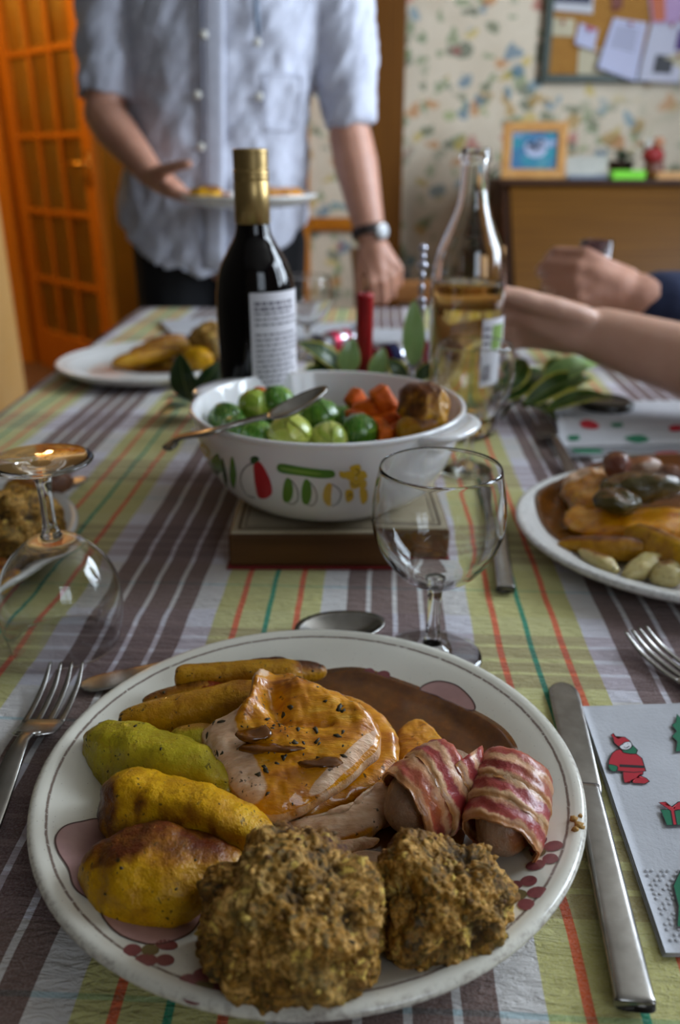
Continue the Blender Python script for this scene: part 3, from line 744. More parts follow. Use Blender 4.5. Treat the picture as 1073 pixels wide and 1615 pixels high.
turkey('flat pink turkey sliver on the plate between the two stuffing balls', [(-0.0018, 0.2896, 0.7630), (0.0095, 0.2932, 0.7632), (0.0214, 0.2913, 0.7632), (0.0189, 0.2810, 0.7625), (0.0146, 0.2755, 0.7620), (0.0064, 0.2769, 0.7620), (-0.0004, 0.2821, 0.7625)], .004, bare=[((-0.0004, 0.2859, 0.7630), (0.0177, 0.2852, 0.7630), .02)], seed=27, nz=(120, .0006), rings=10, n=70)
def pool(label, c, z0, outline, floor):
    P = catmull(outline, 90, True); V, F, k = [], [], 90; m = P.mean(0)
    V.append((m[0], m[1], m[2]))
    R_ = 16
    for r in range(1, R_ + 1):
        for p in P:
            q = m + (p - m) * r / R_; h = floor(math.hypot(q[0] - c[0], q[1] - c[1]))
            z = max(q[2], z0 + h + .0006) - (.0005 if r == R_ else 0); V.append((q[0], q[1], z))
    for i in range(k): F.append([0, 1 + i, 1 + (i + 1) % k])
    for r in range(R_ - 1):
        for i in range(k): j = (i + 1) % k; a, b = 1 + r * k, 1 + (r + 1) * k; F.append([a + i, b + i, b + j, a + j])
    V = np.array(V); n0 = len(V); V = np.concatenate([V, V - [0, 0, .0011]]); F = F + [[i + n0 for i in f][::-1] for f in F]
    a = 1 + (R_ - 1) * k; F += [[a + i, a + i + n0, a + (i + 1) % k + n0, a + (i + 1) % k] for i in range(k)]
    return solo('gravy_pool', (V, F), M_gravy, label, 'gravy')
pool('brown gravy pooled at the far right side of the front plate', PC, TAB, [(-0.0396, 0.4196, 0.7605), (-0.0216, 0.4354, 0.7605), (0.0091, 0.4395, 0.7605), (0.0353, 0.4274, 0.7605), (0.0597, 0.4095, 0.7605), (0.0787, 0.3905, 0.7605), (0.0896, 0.3727, 0.7605), (0.0922, 0.3547, 0.7605), (0.0841, 0.3426, 0.7605), (0.0706, 0.3379, 0.7605), (0.0612, 0.3159, 0.7605), (0.0527, 0.2959, 0.7605), (0.0294, 0.2921, 0.7605), (0.0067, 0.2940, 0.7605), (-0.0168, 0.3118, 0.7605), (-0.0351, 0.3572, 0.7605)], zplate)

def stuffing(name, label, c, rad, seed, sub=6, crumbs=150, brown_dir=(.25, .75, .6)):
    V, F = ico(sub); D = V.copy(); out, cr, rg = [], [], []
    rad = np.array(rad); rm = rad.mean()
    for d in V:
        p = Vector(d * rad)
        lump = mn.turbulence(p * 62 + Vector((seed, 0, 0)), 4, False) * .0062 + mn.fractal(p * 38 + Vector((0, seed, 0)), 1, 2, 2) * .0035
        q = p + mn.noise_vector(p * 160) * .0022
        dist, pts = mn.voronoi(q * 165 + Vector((seed * 3.3, seed, 0)))
        cell = max(0, 1 - dist[0] / .75) ** .6
        q2 = q + mn.noise_vector(p * 420) * .0007
        d2, pt2 = mn.voronoi(q2 * 400 + Vector((0, seed * 2.1, seed)))
        cell2 = max(0, 1 - d2[0] / .7) ** .7; amp = .35 + 1.3 * mn.cell(pt2[0] * 9.1 + Vector((3, 1, 2)))
        fine = mn.fractal(p * 520, 1, 2, 3)
        h = lump + .0014 * cell + .0009 * cell2 * max(amp, .1) + .0007 * fine - .0010
        out.append(np.array(p) + d * h)
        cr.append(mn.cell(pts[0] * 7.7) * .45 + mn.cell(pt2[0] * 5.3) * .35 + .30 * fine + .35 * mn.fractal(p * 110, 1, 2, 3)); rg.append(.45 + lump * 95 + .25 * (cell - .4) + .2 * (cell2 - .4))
    V = np.array(out); V[:, 2] = np.maximum(V[:, 2], -rad[2] * .92)
    cr = np.array(cr); cr = np.clip((cr - cr.mean()) / cr.std() * .25 + .5, 0, 1)
    bd = np.array(brown_dir, float); bd /= np.linalg.norm(bd)
    br = np.clip((D @ bd - .45) / .5, 0, 1)
    W = V + np.array(c)
    o = solo(name, (W, F), M_stuffing, label, 'stuffing ball', attrs={'crumb': cr, 'ridge': np.array(rg), 'brown': br})
    rng = random.Random(seed); parts = []; a1, a2 = [], []
    for i in range(crumbs):
        k = rng.randrange(len(V)); 
        if D[k][2] < -.3: continue
        cv, cf = ico(1, 1); s = rng.uniform(.0006, .0016)
        cv = cv * np.array([s * rng.uniform(.7, 1.6), s * rng.uniform(.6, 1.2), s * rng.uniform(.6, 1.2)]) * (1 + .3 * np.array([[rng.uniform(-1, 1)] for _ in cv]))
        parts.append((cv + W[k] - D[k] * s * .25, cf)); g = rng.random(); a1 += [g] * len(cv); a2 += [max(0, br[k] + (.9 if rng.random() < .12 else -.1))] * len(cv)
    if parts:
        pv, pf = join(*parts); s = link('crumb', pv, pf, M_stuffing, o, attrs={'crumb': a1, 'ridge': [.9] * len(a1), 'brown': a2}); s['kind'] = 'stuff'
    return o
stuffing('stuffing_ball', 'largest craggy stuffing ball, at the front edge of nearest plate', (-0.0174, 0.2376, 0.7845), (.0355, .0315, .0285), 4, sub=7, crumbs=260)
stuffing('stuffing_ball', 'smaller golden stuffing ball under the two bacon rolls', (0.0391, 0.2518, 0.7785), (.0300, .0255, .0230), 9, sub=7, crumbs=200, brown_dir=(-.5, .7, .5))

def flakes(o, count, seed, size=(.0007, .0016), zmin=.35, mat=None):
    me = o.data; n = len(me.vertices); V = np.empty(n * 3); me.vertices.foreach_get('co', V); V = V.reshape(-1, 3)
    N = np.empty(n * 3); me.vertices.foreach_get('normal', N); N = N.reshape(-1, 3); rng = random.Random(seed); ok = np.nonzero(N[:, 2] > zmin)[0]; parts = []
    for i in range(count):
        k = int(ok[rng.randrange(len(ok))]); s = size[0] + (size[1] - size[0]) * rng.random() ** 2.2; cv, cf = ico(1, 1); cv = cv * (1 + .45 * np.array([[rng.uniform(-1, 1)] for _ in cv])); q = Vector(N[k]).to_track_quat('Z', 'Y').to_matrix() @ Matrix.Rotation(rng.uniform(0, 3), 3, 'Z')
        cv = np.array([q @ Vector((v[0] * s * 1.5, v[1] * s * .7 * (1 + .4 * math.sin(v[0] * 5)), v[2] * s * .22)) for v in cv]); parts.append((cv + V[k], cf))
    v, f = join(*parts); s = link('herb_flake', v, f, mat or plain('dried_herb', '#33290c', .6), o, world=False); s['kind'] = 'stuff'
flakes(tk1, 75, 3, (.0004, .0017)); flakes(tk2, 14, 5, (.0004, .0012), .5)
for i, o in enumerate([x for x in list(COL.objects) if x.name.startswith(('roast_potato', 'roast_parsnip')) and x.parent is None]): flakes(o, 26 if 'potato' in o.name else 14, 20 + i, (.0003, .0010), .1)
def pig(label, p0, p1, r, seed, turns=2.6, start=.0):
    p0, p1 = np.array(p0), np.array(p1); d, s, u = axis_frame(p1 - p0); L = np.linalg.norm(p1 - p0)
    t = thing('bacon_roll', label, 'sausage', tuple((p0 + p1) / 2 - np.array([0, 0, r])))
    V, F = veg(p0, p1, [r * .66, r * .80, r * .84, r * .86, r * .82, r * .68], n=36, seg=30, nz=(70, .0012), seed=seed, end=2.6)
    link('sausage', V, F, M_sausage, t, attrs={'brown': browning(V, F, (.6, -.6, .3), 2, -.1)})
    w = .0185; a0 = L * .17; pitch = (L * .86 - w * .5) / turns
    nphi, nw = 170, 14; top, bot, ac, br = [], [], [], []
    for i in range(nphi):
        phi = start + 2 * math.pi * turns * i / (nphi - 1)
        for k in range(nw):
            wv = k / (nw - 1); wob = .0016 * mn.noise(Vector((phi * 1.3, 0, seed))) + .0010 * mn.noise(Vector((phi * 5, wv * 2, seed)))
            ax = a0 + pitch * (phi - start) / (2 * math.pi) + (wv - .5) * w + wob
            tt = min(max(ax / L, 0.0), 1.0); rs = r * (.80 + .12 * math.sin(math.pi * tt) ** .6)
            rr = rs + .0010 + .0016 * (1 - wv) + .0011 * mn.fractal(Vector((phi * 2.2, wv * 5, seed * 3)), 1, 2, 3) + .0007 * math.sin(phi * 3 + seed) 
            e = np.cos(phi) * s + np.sin(phi) * u; c = p0 + d * ax
            ed = min(wv, 1 - wv) * 2
            top.append(c + e * (rr + .0010 * min(ed * 4, 1))); bot.append(c + e * (rr - .0012)); ac.append(wv)
            br.append(.10 + .25 * max(0, e[2]) + (.45 if wv < .12 else 0) + .35 * max(0, e[0] * .6 - .1) + .35 * max(0, math.sin(phi * .7 + seed)) ** 3)
    n = nphi * nw; V = np.array(top + bot); F = []
    for i in range(nphi - 1):
        for k in range(nw - 1):
            q = [i * nw + k, (i + 1) * nw + k, (i + 1) * nw + k + 1, i * nw + k + 1]; F.append(q); F.append([x + n for x in q][::-1])
        for k in (0, nw - 1):
            q = [i * nw + k, (i + 1) * nw + k, (i + 1) * nw + k + n, i * nw + k + n]; F.append(q)
    for i in (0, nphi - 1):
        for k in range(nw - 1): F.append([i * nw + k, i * nw + k + 1, i * nw + k + 1 + n, i * nw + k + n])
    link('bacon_rasher', V, F, M_bacon, t, attrs={'across': ac + ac, 'brown': br + br})
pig('bacon-wrapped sausage lying against the turkey, left of the pair', (0.0232, 0.2988, 0.7740), (0.0624, 0.3294, 0.7830), .0185, 3, 2.6, 3.6)
pig('bacon-wrapped sausage with its pale end facing us, right of the pair', (0.0680, 0.2828, 0.7715), (0.0835, 0.3234, 0.7860), .0170, 7, 3.0, 3.9)
def crumbs_on_plate():
    rng = random.Random(5); parts = []; a = []
    for x, y, s in ((.0, .0, .0016), (.0012, -.004, .0021), (.0034, .0018, .0013), (-.001, -.0065, .0018), (.002, -.0052, .0015), (.0005, -.002, .0012)):
        cv, cf = ico(1, 1); cv = cv * s * (1 + .3 * np.array([[rng.uniform(-1, 1)] for _ in cv]))
        q = np.array([(0.1060, 0.3014)][0]) + [x, y]; z = TAB + zplate(min(math.hypot(q[0] - PC[0], q[1] - PC[1]), .126)) + s * .7
        parts.append((cv + [q[0], q[1], z], cf)); a += [.8] * len(cv)
    v, f = join(*parts)
    o = solo('breadcrumb', (v, f), M_stuffing, 'golden breadcrumbs stuck to the right rim of front plate', 'crumbs', attrs={'crumb': a, 'ridge': [1] * len(a), 'brown': [0] * len(a)}); o['kind'] = 'stuff'
crumbs_on_plate()

# ------------------------------------------------------------------ cutlery
def fork(label, tip, end, z=TAB, roll=0, flip=1, lift=.012, width=.023):
    """tip: middle of the tine ends, end: handle end (x, y)."""
    tip, end = np.array(tip[:2]), np.array(end[:2]); d = tip - end; L = np.linalg.norm(d); d /= L; s = np.array([d[1], -d[0]])
    t = thing('fork', label, 'fork', (*(tip * .5 + end * .5), z))
    def P(a, x, h): q = end + d * a + s * x; return (q[0], q[1], z + .0012 + h)
    hl = L - .075
    pth = [P(0, 0, .001), P(hl * .2, 0, .0015), P(hl * .55, 0, .006), P(hl * .85, 0, .0115 * lift / .012), P(hl, 0, lift), P(L - .068, 0, lift * .85)]
    link('handle', *blade_sheet(catmull(pth, 36), np.interp(np.linspace(0, 1, 36), [0, .04, .3, .75, .92, 1], [.012, .019, .015, .0075, .0075, .014]), .0026), M_steel, t)
    hp = [P(L - .070, 0, lift * .85), P(L - .062, 0, lift * .5), P(L - .052, 0, lift * .25), P(L - .046, 0, lift * .2)]
    link('head', *blade_sheet(catmull(hp, 12), np.interp(np.linspace(0, 1, 12), [0, .3, 1], [.013, width, width]), .0020), M_steel, t)
    for k in range(4):
        x = (k - 1.5) * (width - .0042) / 3
        tp = [P(L - .048, x, lift * .2), P(L - .034, x, lift * .2), P(L - .015, x * 1.0, lift * .42), P(L, x * .98, lift * .95)]
        link('tine', *blade_sheet(catmull(tp, 14), np.interp(np.linspace(0, 1, 14), [0, .7, 1], [.0040, .0032, .0012]), .0018), M_steel, t)
    return t
def knife(label, tip, end, bw=.0195, hw=.0135, z=TAB, blade=.10, tilt=0):
    tip, end = np.array(tip[:2]), np.array(end[:2]); d = tip - end; L = np.linalg.norm(d); d /= L; s = np.array([d[1], -d[0]])
    t = thing('table_knife', label, 'knife', (*(tip * .5 + end * .5), z))
    def P(a, x, h): q = end + d * a + s * x; return (q[0], q[1], z + h)
    hl = L - blade
    hp = [P(0, 0, .004), P(hl * .06, 0, .0045), P(hl * .5, 0, .0045), P(hl * .92, 0, .004), P(hl + .004, 0, .0035)]
    link('handle', *sweep(catmull(hp, 30), np.array([[w / 2, h / 2] for w, h in zip(np.interp(np.linspace(0, 1, 30), [0, .035, .07, .5, .9, 1], [hw * .6, hw * .95, hw * 1.05, hw * .96, hw * .86, hw * .95]), np.interp(np.linspace(0, 1, 30), [0, .035, .08, .9, 1], [.002, .0058, .0070, .006, .004]))]), 20, power=4), M_steel, t)
    bp = [P(hl - .002, 0, .0032), P(hl + blade * .3, 0, .0030), P(hl + blade * .75, 0, .0024), P(L - .011, 0, .0022), P(L, 0, .0022)]
    n = 40; ww = np.interp(np.linspace(0, 1, n), [0, .06, .5, .72, .78, .86, .94, .98, 1], [hw * .95, bw * .9, bw, bw * .99, bw * .97, bw * .86, bw * .60, bw * .36, bw * .12])
    link('blade', *blade_sheet(catmull(bp, n), ww, .0016), M_steel, t)
    return t
def spoon(label, name, path, bowl_c, bowl_d, bowl_up, bl, bw, mat=None, cat='spoon', wid=(.016, .008), thick=.0024):
    t = thing(name, label, cat, tuple(path[0]))
    n = 40; link('handle', *blade_sheet(catmull(path, n), np.interp(np.linspace(0, 1, n), [0, .04, .35, .85, 1], [wid[0] * .5, wid[0], wid[0] * .75, wid[1], wid[1]]), thick, up=bowl_up), mat or M_steel, t)
    d, s, u = axis_frame(bowl_d, bowl_up); V, F = [], []; nr, na = 10, 40; c = np.array(bowl_c)
    for side in (0, 1):
        for r in range(nr + 1):
            k = r / nr
            for i in range(na):
                a = 2 * math.pi * i / na; x = math.cos(a) * k; y = math.sin(a) * k * (1 - .12 * math.cos(a))
                V.append(c + d * x * bl / 2 + s * y * bw / 2 + u * (-(1 - k * k) * bw * .24 - side * .0016))
    m = (nr + 1) * na
    for side in (0, 1):
        for r in range(nr):
            for i in range(na):
                j = (i + 1) % na; q = [side * m + r * na + i, side * m + (r + 1) * na + i, side * m + (r + 1) * na + j, side * m + r * na + j]
                F.append(q if side == 0 else q[::-1])
    for i in range(na): j = (i + 1) % na; F.append([nr * na + i, m + nr * na + i, m + nr * na + j, nr * na + j])
    link('spoon_bowl', V, F, mat or M_steel, t); return t

fork('steel fork with its tines up, left of the front plate', (-0.1681, 0.4465, 0.7550), (-0.1697, 0.2865, 0.7505), width=.0245)
knife('wide steel knife lying between the front plate and the paper napkin', (0.1359, 0.4394, 0.7505), (0.1115, 0.2248, 0.7505), .0185, .0150, blade=.098)
fork('fork pointing in from the right edge beyond the paper napkin', (0.1945, 0.4868, 0.7570), (0.2484, 0.3721, 0.7505), width=.022, lift=.012)
knife('knife behind the left side of the front plate beside the fork tines', (-0.1581, 0.4354, 0.7505), (-0.0839, 0.4649, 0.7505), .0185, .013, blade=.10)
knife('knife handle sticking out behind the upright glass, below right plate', (0.1567, 0.8410, 0.7505), (0.1226, 0.5581, 0.7505), .018, .0135, blade=.10)
fork('fork lying between the variegated leaves and the right white plate', (0.2390, 0.9760, 0.7530), (0.2323, 0.7431, 0.7505), width=.022)
knife('knife lying on the cloth behind the foot of the upturned glass', (-0.2549, 0.7993, 0.7505), (-0.3295, 0.7049, 0.7505), .018, .013, blade=.09)
spoon('dark tablespoon behind the far rim of the front plate', 'tablespoon', [(-0.0446, 0.4566, 0.7530), (-0.0336, 0.4758, 0.7560), (-0.0204, 0.4884, 0.7580)], (0.0002, 0.4965, 0.7600), (.9, .25, 0), (0, 0, 1), .062, .040)

# ------------------------------------------------------------------ glass
def m_glass(name, color='#ffffff', rough=.0, ior=1.45):
    t = NT(name); t.fin(base=color, rough=rough, trans=1.0, ior=ior); return t.m
M_glass = m_glass('clear_glass', '#fbfcfb')
def wine_glass(label, x, y, k=1.0, upside=False, group=None, seg=72):
    """Round-bowled wine glass; three parts: foot, stem, bowl."""
    t = thing('wine_glass', label, 'wine glass', (x, y, TAB), group); H = .131
    zf = (lambda z: z * k) if not upside else (lambda z: (H - z) * k)
    L = lambda pr: lathe([(r * k, zf(z)) for r, z in (pr if not upside else pr)], (x, y, TAB + .0004), seg)
    foot = [(0, 0), (.028, .0), (.0312, .0004), (.0322, .0014), (.0316, .0024), (.026, .0034), (.016, .0052), (.009, .0078), (.0062, .0110), (0, .0110)]
    stem = [(0, .0110), (.0062, .0110), (.0048, .016), (.0042, .026), (.0042, .040), (.0048, .048), (.0070, .0525), (0, .0525)]
    out = [(0, .0526), (.0070, .0526), (.0150, .0555), (.0250, .0630), (.0345, .0760), (.0395, .0900), (.0405, .1010), (.0395, .1130), (.0372, .1255), (.0364, .1305)]
    inn = [(.0359, .1310), (.0354, .1305), (.0363, .1250), (.0385, .1130), (.0394, .1010), (.0384, .0905), (.0334, .0775), (.0240, .0650), (.0145, .0580), (0, .0558)]
    sm = lambda p: [tuple(q) for q in catmull(p, len(p) * 3)]
    def fix(vf):
        V, F = vf
        return (V, [f[::-1] for f in F]) if upside else (V, F)
    bowl = sm(out)[:-1] + [(.0359, .1310)] + sm(inn)[1:]
    link('foot', *fix(L(foot)), M_glass, t); link('stem', *fix(L(stem)), M_glass, t); link('bowl', *fix(L([(max(r, 0), z) if i not in (0, len(bowl) - 1) else (0, z) for i, (r, z) in enumerate(bowl)])), M_glass, t)
    return t
wine_glass('empty upright wine glass standing just behind the front plate', .0595, .472)
wine_glass('wine glass standing upside down at the left edge', -.1835, .492, .985, True)
wine_glass('wine glass in front of the white wine bottle, behind the vegetable bowl', .132, .828)
wine_glass('farthest wine glass, between the red bottle and red candle', -.052, 1.36, .98)

# ------------------------------------------------------------------ bottles
def red_bottle():
    x, y = -.0785, .805; c = (x, y, TAB)
    t = thing('wine_bottle', 'dark red wine bottle with a gold screw cap', 'wine bottle', c)
    g = NT('dark_bottle'); g.fin(base=g.mix(g.step(g.noise(9, 2), .45, .6), '#030204', '#070306'), rough=.06, spec=.4)
    pr = catmull([(.0362, .004), (.0368, .02), (.0368, .1), (.0368, .165), (.0360, .186), (.0318, .206), (.0235, .222), (.0170, .234), (.0148, .246), (.0146, .262), (.0145, .290)], 60)
    link('body', *lathe([(0, .006), (.030, .003), (.034, 0)] + [tuple(p) for p in pr] + [(0, .290)], c, 72), g.m, t)
    gold = NT('gold_cap'); gold.fin(base=gold.ramp(gold.noise(40, 2), [(.3, '#a08450'), (.7, '#b59a66')]), metal=.75, rough=.34)
    cp = [(.0150, .2440), (.0157, .2445), (.0157, .2790), (.0153, .2796), (.0153, .2806), (.0158, .2812), (.0158, .2830), (.0153, .2838), (.0157, .2846), (.0157, .2885)]
    cp += [(.0157 - (.0007 if i % 2 else 0), .2885 + .0012 * i) for i in range(13)] + [(.0155, .3045), (.0145, .3058), (.010, .3062), (0, .3062)]
    link('screw_cap', *lathe(cp, c, 64), gold.m, t)
    paper = noisy('label_paper', '#cfccd2', '#d8d5da', 30, .6)
    ink = plain('label_ink', '#6a6570', .6)
    def cyl(a0, a1, z0, z1, r, mat, name, par, n=18):
        V, F = [], []
        for i in range(n + 1):
            a = a0 + (a1 - a0) * i / n
            for z in (z0, z1): V.append((x + r * math.sin(a), y - r * math.cos(a), TAB + z))
        for i in range(n): F.append([2 * i, 2 * i + 2, 2 * i + 3, 2 * i + 1])
        return link(name, V, F, mat, par)
    lb = cyl(-.05, 1.75, .070, .188, .03705, paper, 'back_label', t, 36)
    rng = random.Random(3); zz = .180; row = 0
    while zz > .092:
        a = .06
        h = .0030 if row in (0, 1) else .0019
        end = rng.uniform(1.05, 1.5)
        while a < end:
            w = rng.uniform(.06, .22); cyl(a, min(a + w, end), zz - h, zz, .03715, ink, 'print_line', lb, 4); a += w + .035
        zz -= .0048 if row != 4 else .009; row += 1
    for a in (.25, .5, .82): cyl(a, a + .12, .076, .0845, .03715, ink, 'printed_mark', lb, 4)
red_bottle()
def white_bottle():
    x, y = .1415, .960; c = (x, y, TAB)
    t = thing('wine_bottle', 'clear bottle half full of yellow white wine', 'wine bottle', c)
    out = catmull([(.0400, .004), (.0410, .014), (.0412, .10), (.0411, .160), (.0398, .183), (.0345, .208), (.0262, .228), (.0190, .246), (.0155, .262), (.0146, .280), (.0143, .293)], 60)
    inn = catmull([(.0375, .0075), (.0384, .018), (.0386, .10), (.0385, .160), (.0372, .182), (.0320, .206), (.0237, .226), (.0164, .245), (.0127, .262), (.0116, .280), (.0108, .306)], 60)
    lip = [(.0165, .2945), (.0168, .300), (.0150, .3015), (.0150, .3065), (.0135, .308), (.0108, .3075)]
    prof = [(0, .010), (.02, .006), (.034, 0)] + [tuple(p) for p in out] + lip + [tuple(p) for p in inn[::-1]] + [(.03, .009), (0, .016)]
    link('body', *lathe(prof, c, 72), M_glass, t)
    w = NT('white_wine'); w.fin(base='#f2ecc0', rough=0, trans=1.0, ior=1.33)
    va = w.n('ShaderNodeVolumeAbsorption'); va.inputs['Color'].default_value = lin('#f0d428'); va.inputs['Density'].default_value = 15; w.t.links.new(va.outputs[0], w.out.inputs['Volume'])
    lv = [(r - .0003, z) for r, z in inn if z < .172]
    link('wine', *lathe([(0, .0163), (.03, .0093)] + [tuple(p) for p in lv] + [(lv[-1][0], .173), (.02, .173), (0, .173)], c, 64), w.m, t)
    def cyl(a0, a1, z0, z1, r, mat, name, par, n=16):
        V, F = [], []
        for i in range(n + 1):
            a = a0 + (a1 - a0) * i / n
            for z in (z0, z1): V.append((x + r * math.sin(a), y - r * math.cos(a), TAB + z))
        return link(name, V, [[2 * i, 2 * i + 2, 2 * i + 3, 2 * i + 1] for i in range(n)], mat, par)
    lb = cyl(.30, 1.45, .062, .138, .0414, MATS['label_paper'], 'back_label', t, 24)
    cyl(.62, 1.15, .104, .131, .04150, plain('label_green', '#7d9a4a', .6), 'printed_panel', lb, 8)
    for i in range(12): cyl(.36 + i * .026, .36 + i * .026 + (.016 if i % 3 else .009), .068, .088, .04152, MATS['label_ink'], 'barcode_bar', lb, 2)
    for i in range(4): cyl(.34, .58 - .03 * (i % 2), .126 - i * .008, .129 - i * .008, .04152, MATS['label_ink'], 'print_line', lb, 3)
white_bottle()

# ------------------------------------------------------------------ trivet and vegetable bowl
BC, BZ = (-.0099, .681), .782
def trivet():
    x0, x1, y0, y1 = -.087, .086, .600, .768
    cx, cy = (x0 + x1) / 2, (y0 + y1) / 2
    t = thing('trivet', 'thick brown wooden block with a bordered beige top under the bowl', 'trivet', (cx, cy, TAB))
    wd = m_wood('trivet_wood', '#4a3018', '#6b4826', 'X', 14, .55)
    link('block', *box((cx, cy, TAB + .0155), (x1 - x0, y1 - y0, .027), .0025), wd, t, smooth=False)
    link('felt_base', *box((cx, cy, TAB + .0011), (x1 - x0 + .004, y1 - y0 + .004, .0020), .0008), plain('red_felt', '#7a1a18', .9), t, smooth=False)
    beige = noisy('beige_tile', '#a3957c', '#b3a68c', 40, .5)
    link('top_panel', *box((cx, cy, TAB + .0299), (x1 - x0 - .004, y1 - y0 - .004, .0022), .0008), beige, t, smooth=False)
    dk = plain('border_print', '#4a3826', .6); z = TAB + .0311
    for ins, w in ((.008, .0022), (.0125, .0009)):
        for (sx, sy, px, py) in ((x1 - x0 - 2 * ins, w, cx, y0 + ins), (x1 - x0 - 2 * ins, w, cx, y1 - ins), (w, y1 - y0 - 2 * ins, x0 + ins, cy), (w, y1 - y0 - 2 * ins, x1 - ins, cy)):
            link('border_line', *box((px, py, z), (sx, sy, .0002)), dk, t, smooth=False)
trivet()
BPROF = [tuple(p) for p in catmull([(.000, .058), (.006, .0735), (.020, .0905), (.040, .1020), (.060, .1085), (.079, .1125)], 60)]
def bowl():
    t = thing('serving_bowl', 'white glass casserole bowl printed with vegetables, on the wooden block', 'bowl', (*BC, BZ))
    op = NT('opal_glass'); op.fin(base=op.ramp(op.noise(20, 2), [(.3, '#d6d4d4'), (.7, '#dddbda')]), rough=.10, spec=.5, sss=.15, sssr=.01, coat=.3, coatr=.03)
    zs = np.linspace(0, .079, 24); out = [(float(np.interp(z, [a for a, b in BPROF], [b for a, b in BPROF])), z) for z in zs]
    inn = [(.1085, .0795), (.1075, .077), (.1035, .060), (.0970, .042), (.086, .024), (.070, .011), (.052, .006), (0, .0055)]
    prof = [(0, .002), (.050, .002), (.052, 0), (.056, 0)] + out + [(.1132, .0795), (.1128, .0812), (.1105, .0818), (.1090, .0810)] + inn
    link('dish', *lathe(prof, (*BC, BZ), 120), op.m, t)
    for a in (-33, 147):
        ca, sa = math.cos(R(a)), math.sin(R(a)); V, F = [], []; n = 26
        for i in range(n + 1):
            q = -1 + 2 * i / n; th = q * .36; ro = .1118 + .0195 * max(0, 1 - abs(q) ** 3.2) ; ri = .1105
            for rr, zz in ((ri, .0795), (ro - .002, .0800), (ro, .0780), (ro - .0015, .0752), (ri, .0705)):
                b = R(a) + th; V.append((BC[0] + rr * math.cos(b), BC[1] + rr * math.sin(b), BZ + zz))
        for i in range(n):
            for k in range(5): F.append([i * 5 + k, (i + 1) * 5 + k, (i + 1) * 5 + (k + 1) % 5, i * 5 + (k + 1) % 5])
        F += [[0, 1, 2, 3, 4], [n * 5 + k for k in (4, 3, 2, 1, 0)]]
        link('handle', V, F, op.m, t)
    def bs(th, z):
        r = float(np.interp(z - BZ, [a for a, b in BPROF], [b for a, b in BPROF])) + .0004
        return (BC[0] + r * math.sin(th), BC[1] - r * math.cos(th), z)
    def bs2(th, z): v = bs(th, z); return (v[0] + .00015 * math.sin(th), v[1] - .00015 * math.cos(th), v[2])
    bs3 = lambda th, z: tuple(np.add(bs2(th, z), (.00015 * math.sin(th), -.00015 * math.cos(th), 0)))
    gr, dgr, lg = plain('print_green', '#4f7a1e', .25), plain('print_dark_green', '#2c4a18', .25), plain('print_light_green', '#7ea03c', .25)
    ye, rd, bk, wh = plain('print_yellow', '#c9a21c', .25), plain('print_red', '#b0161c', .25), plain('print_black', '#23211c', .25), plain('print_white', '#d8d6d2', .25)
    def D(name, poly, m, n=28, s=bs): link(name, *fan(poly, s, 4, n), m, t)
    def S(line, w, m=bk, closed=False, n=30): link('print_outline', *stroke([(a * .105, b) for a, b in line], w, lambda a, b: bs3(a / .105, b), closed, n), m, t)
    D('printed_corn', [(-1.2307, 0.8379), (-1.0714, 0.8443), (-1.0640, 0.8336), (-2.1495, 0.7774), (-2.1275, 0.7718), (-2.1228, 0.7762), (-2.1358, 0.7867)], ye)
    for p in ([(-0.8831, 0.8417), (-0.8559, 0.8392), (-0.9294, 0.8241), (-2.1473, 0.7663), (-2.1477, 0.7702), (-0.9980, 0.8275)], [(-0.7011, 0.8446), (-0.6859, 0.8397), (-0.7173, 0.8266), (-0.8282, 0.8124), (-0.8496, 0.8148), (-0.7635, 0.8320)]): D('printed_pod', p, gr)
    D('printed_pod', [(-0.8192, 0.8403), (-0.8167, 0.8332), (-0.8549, 0.8208), (-0.9767, 0.8087), (-0.9663, 0.8140), (-0.8817, 0.8273)], dgr)
    D('printed_pepper', [(-0.5082, 0.8427), (-0.4579, 0.8458), (-0.4210, 0.8390), (-0.4004, 0.8293), (-0.4141, 0.8192), (-0.4832, 0.8126), (-0.5614, 0.8113), (-0.5468, 0.8219), (-0.5288, 0.8324)], rd)
    S([(-0.5115, 0.8437), (-0.5744, 0.8397), (-0.6499, 0.8306), (-0.6934, 0.8191), (-0.6868, 0.8105), (-0.6062, 0.8102)], .0007)
    D('printed_stalk', [(-0.5252, 0.8476), (-0.4806, 0.8501), (-0.4546, 0.8479), (-0.4965, 0.8435), (-0.5287, 0.8429)], dgr, 16)
    for yy in (740, 752, 764): pass
    D('printed_asparagus', [(-0.3277, 0.8447), (-0.2898, 0.8468), (-0.1656, 0.8453), (-0.0402, 0.8438), (0.0473, 0.8427), (0.0520, 0.8373), (-0.0422, 0.8362), (-0.1710, 0.8378), (-0.2991, 0.8387), (-0.3323, 0.8410)], gr)
    D('printed_asparagus_shade', [(-0.2929, 0.8436), (-0.1460, 0.8423), (-0.0410, 0.8406), (-0.0413, 0.8395), (-0.1562, 0.8401), (-0.2944, 0.8420)], lg, 20, bs2)
    for cx in (457, 487): pass
    D('printed_pear', [(-0.2773, 0.8345), (-0.2422, 0.8333), (-0.2380, 0.8249), (-0.2621, 0.8165), (-0.3049, 0.8114), (-0.3363, 0.8135), (-0.3159, 0.8239)], gr)
    S([(-0.2376, 0.8333), (-0.2085, 0.8263), (-0.2115, 0.8171), (-0.2593, 0.8107), (-0.2995, 0.8114)], .0006)
    D('printed_pear', [(-0.1472, 0.8346), (-0.1130, 0.8332), (-0.1043, 0.8248), (-0.1212, 0.8159), (-0.1513, 0.8111), (-0.1829, 0.8135), (-0.1780, 0.8243)], gr)
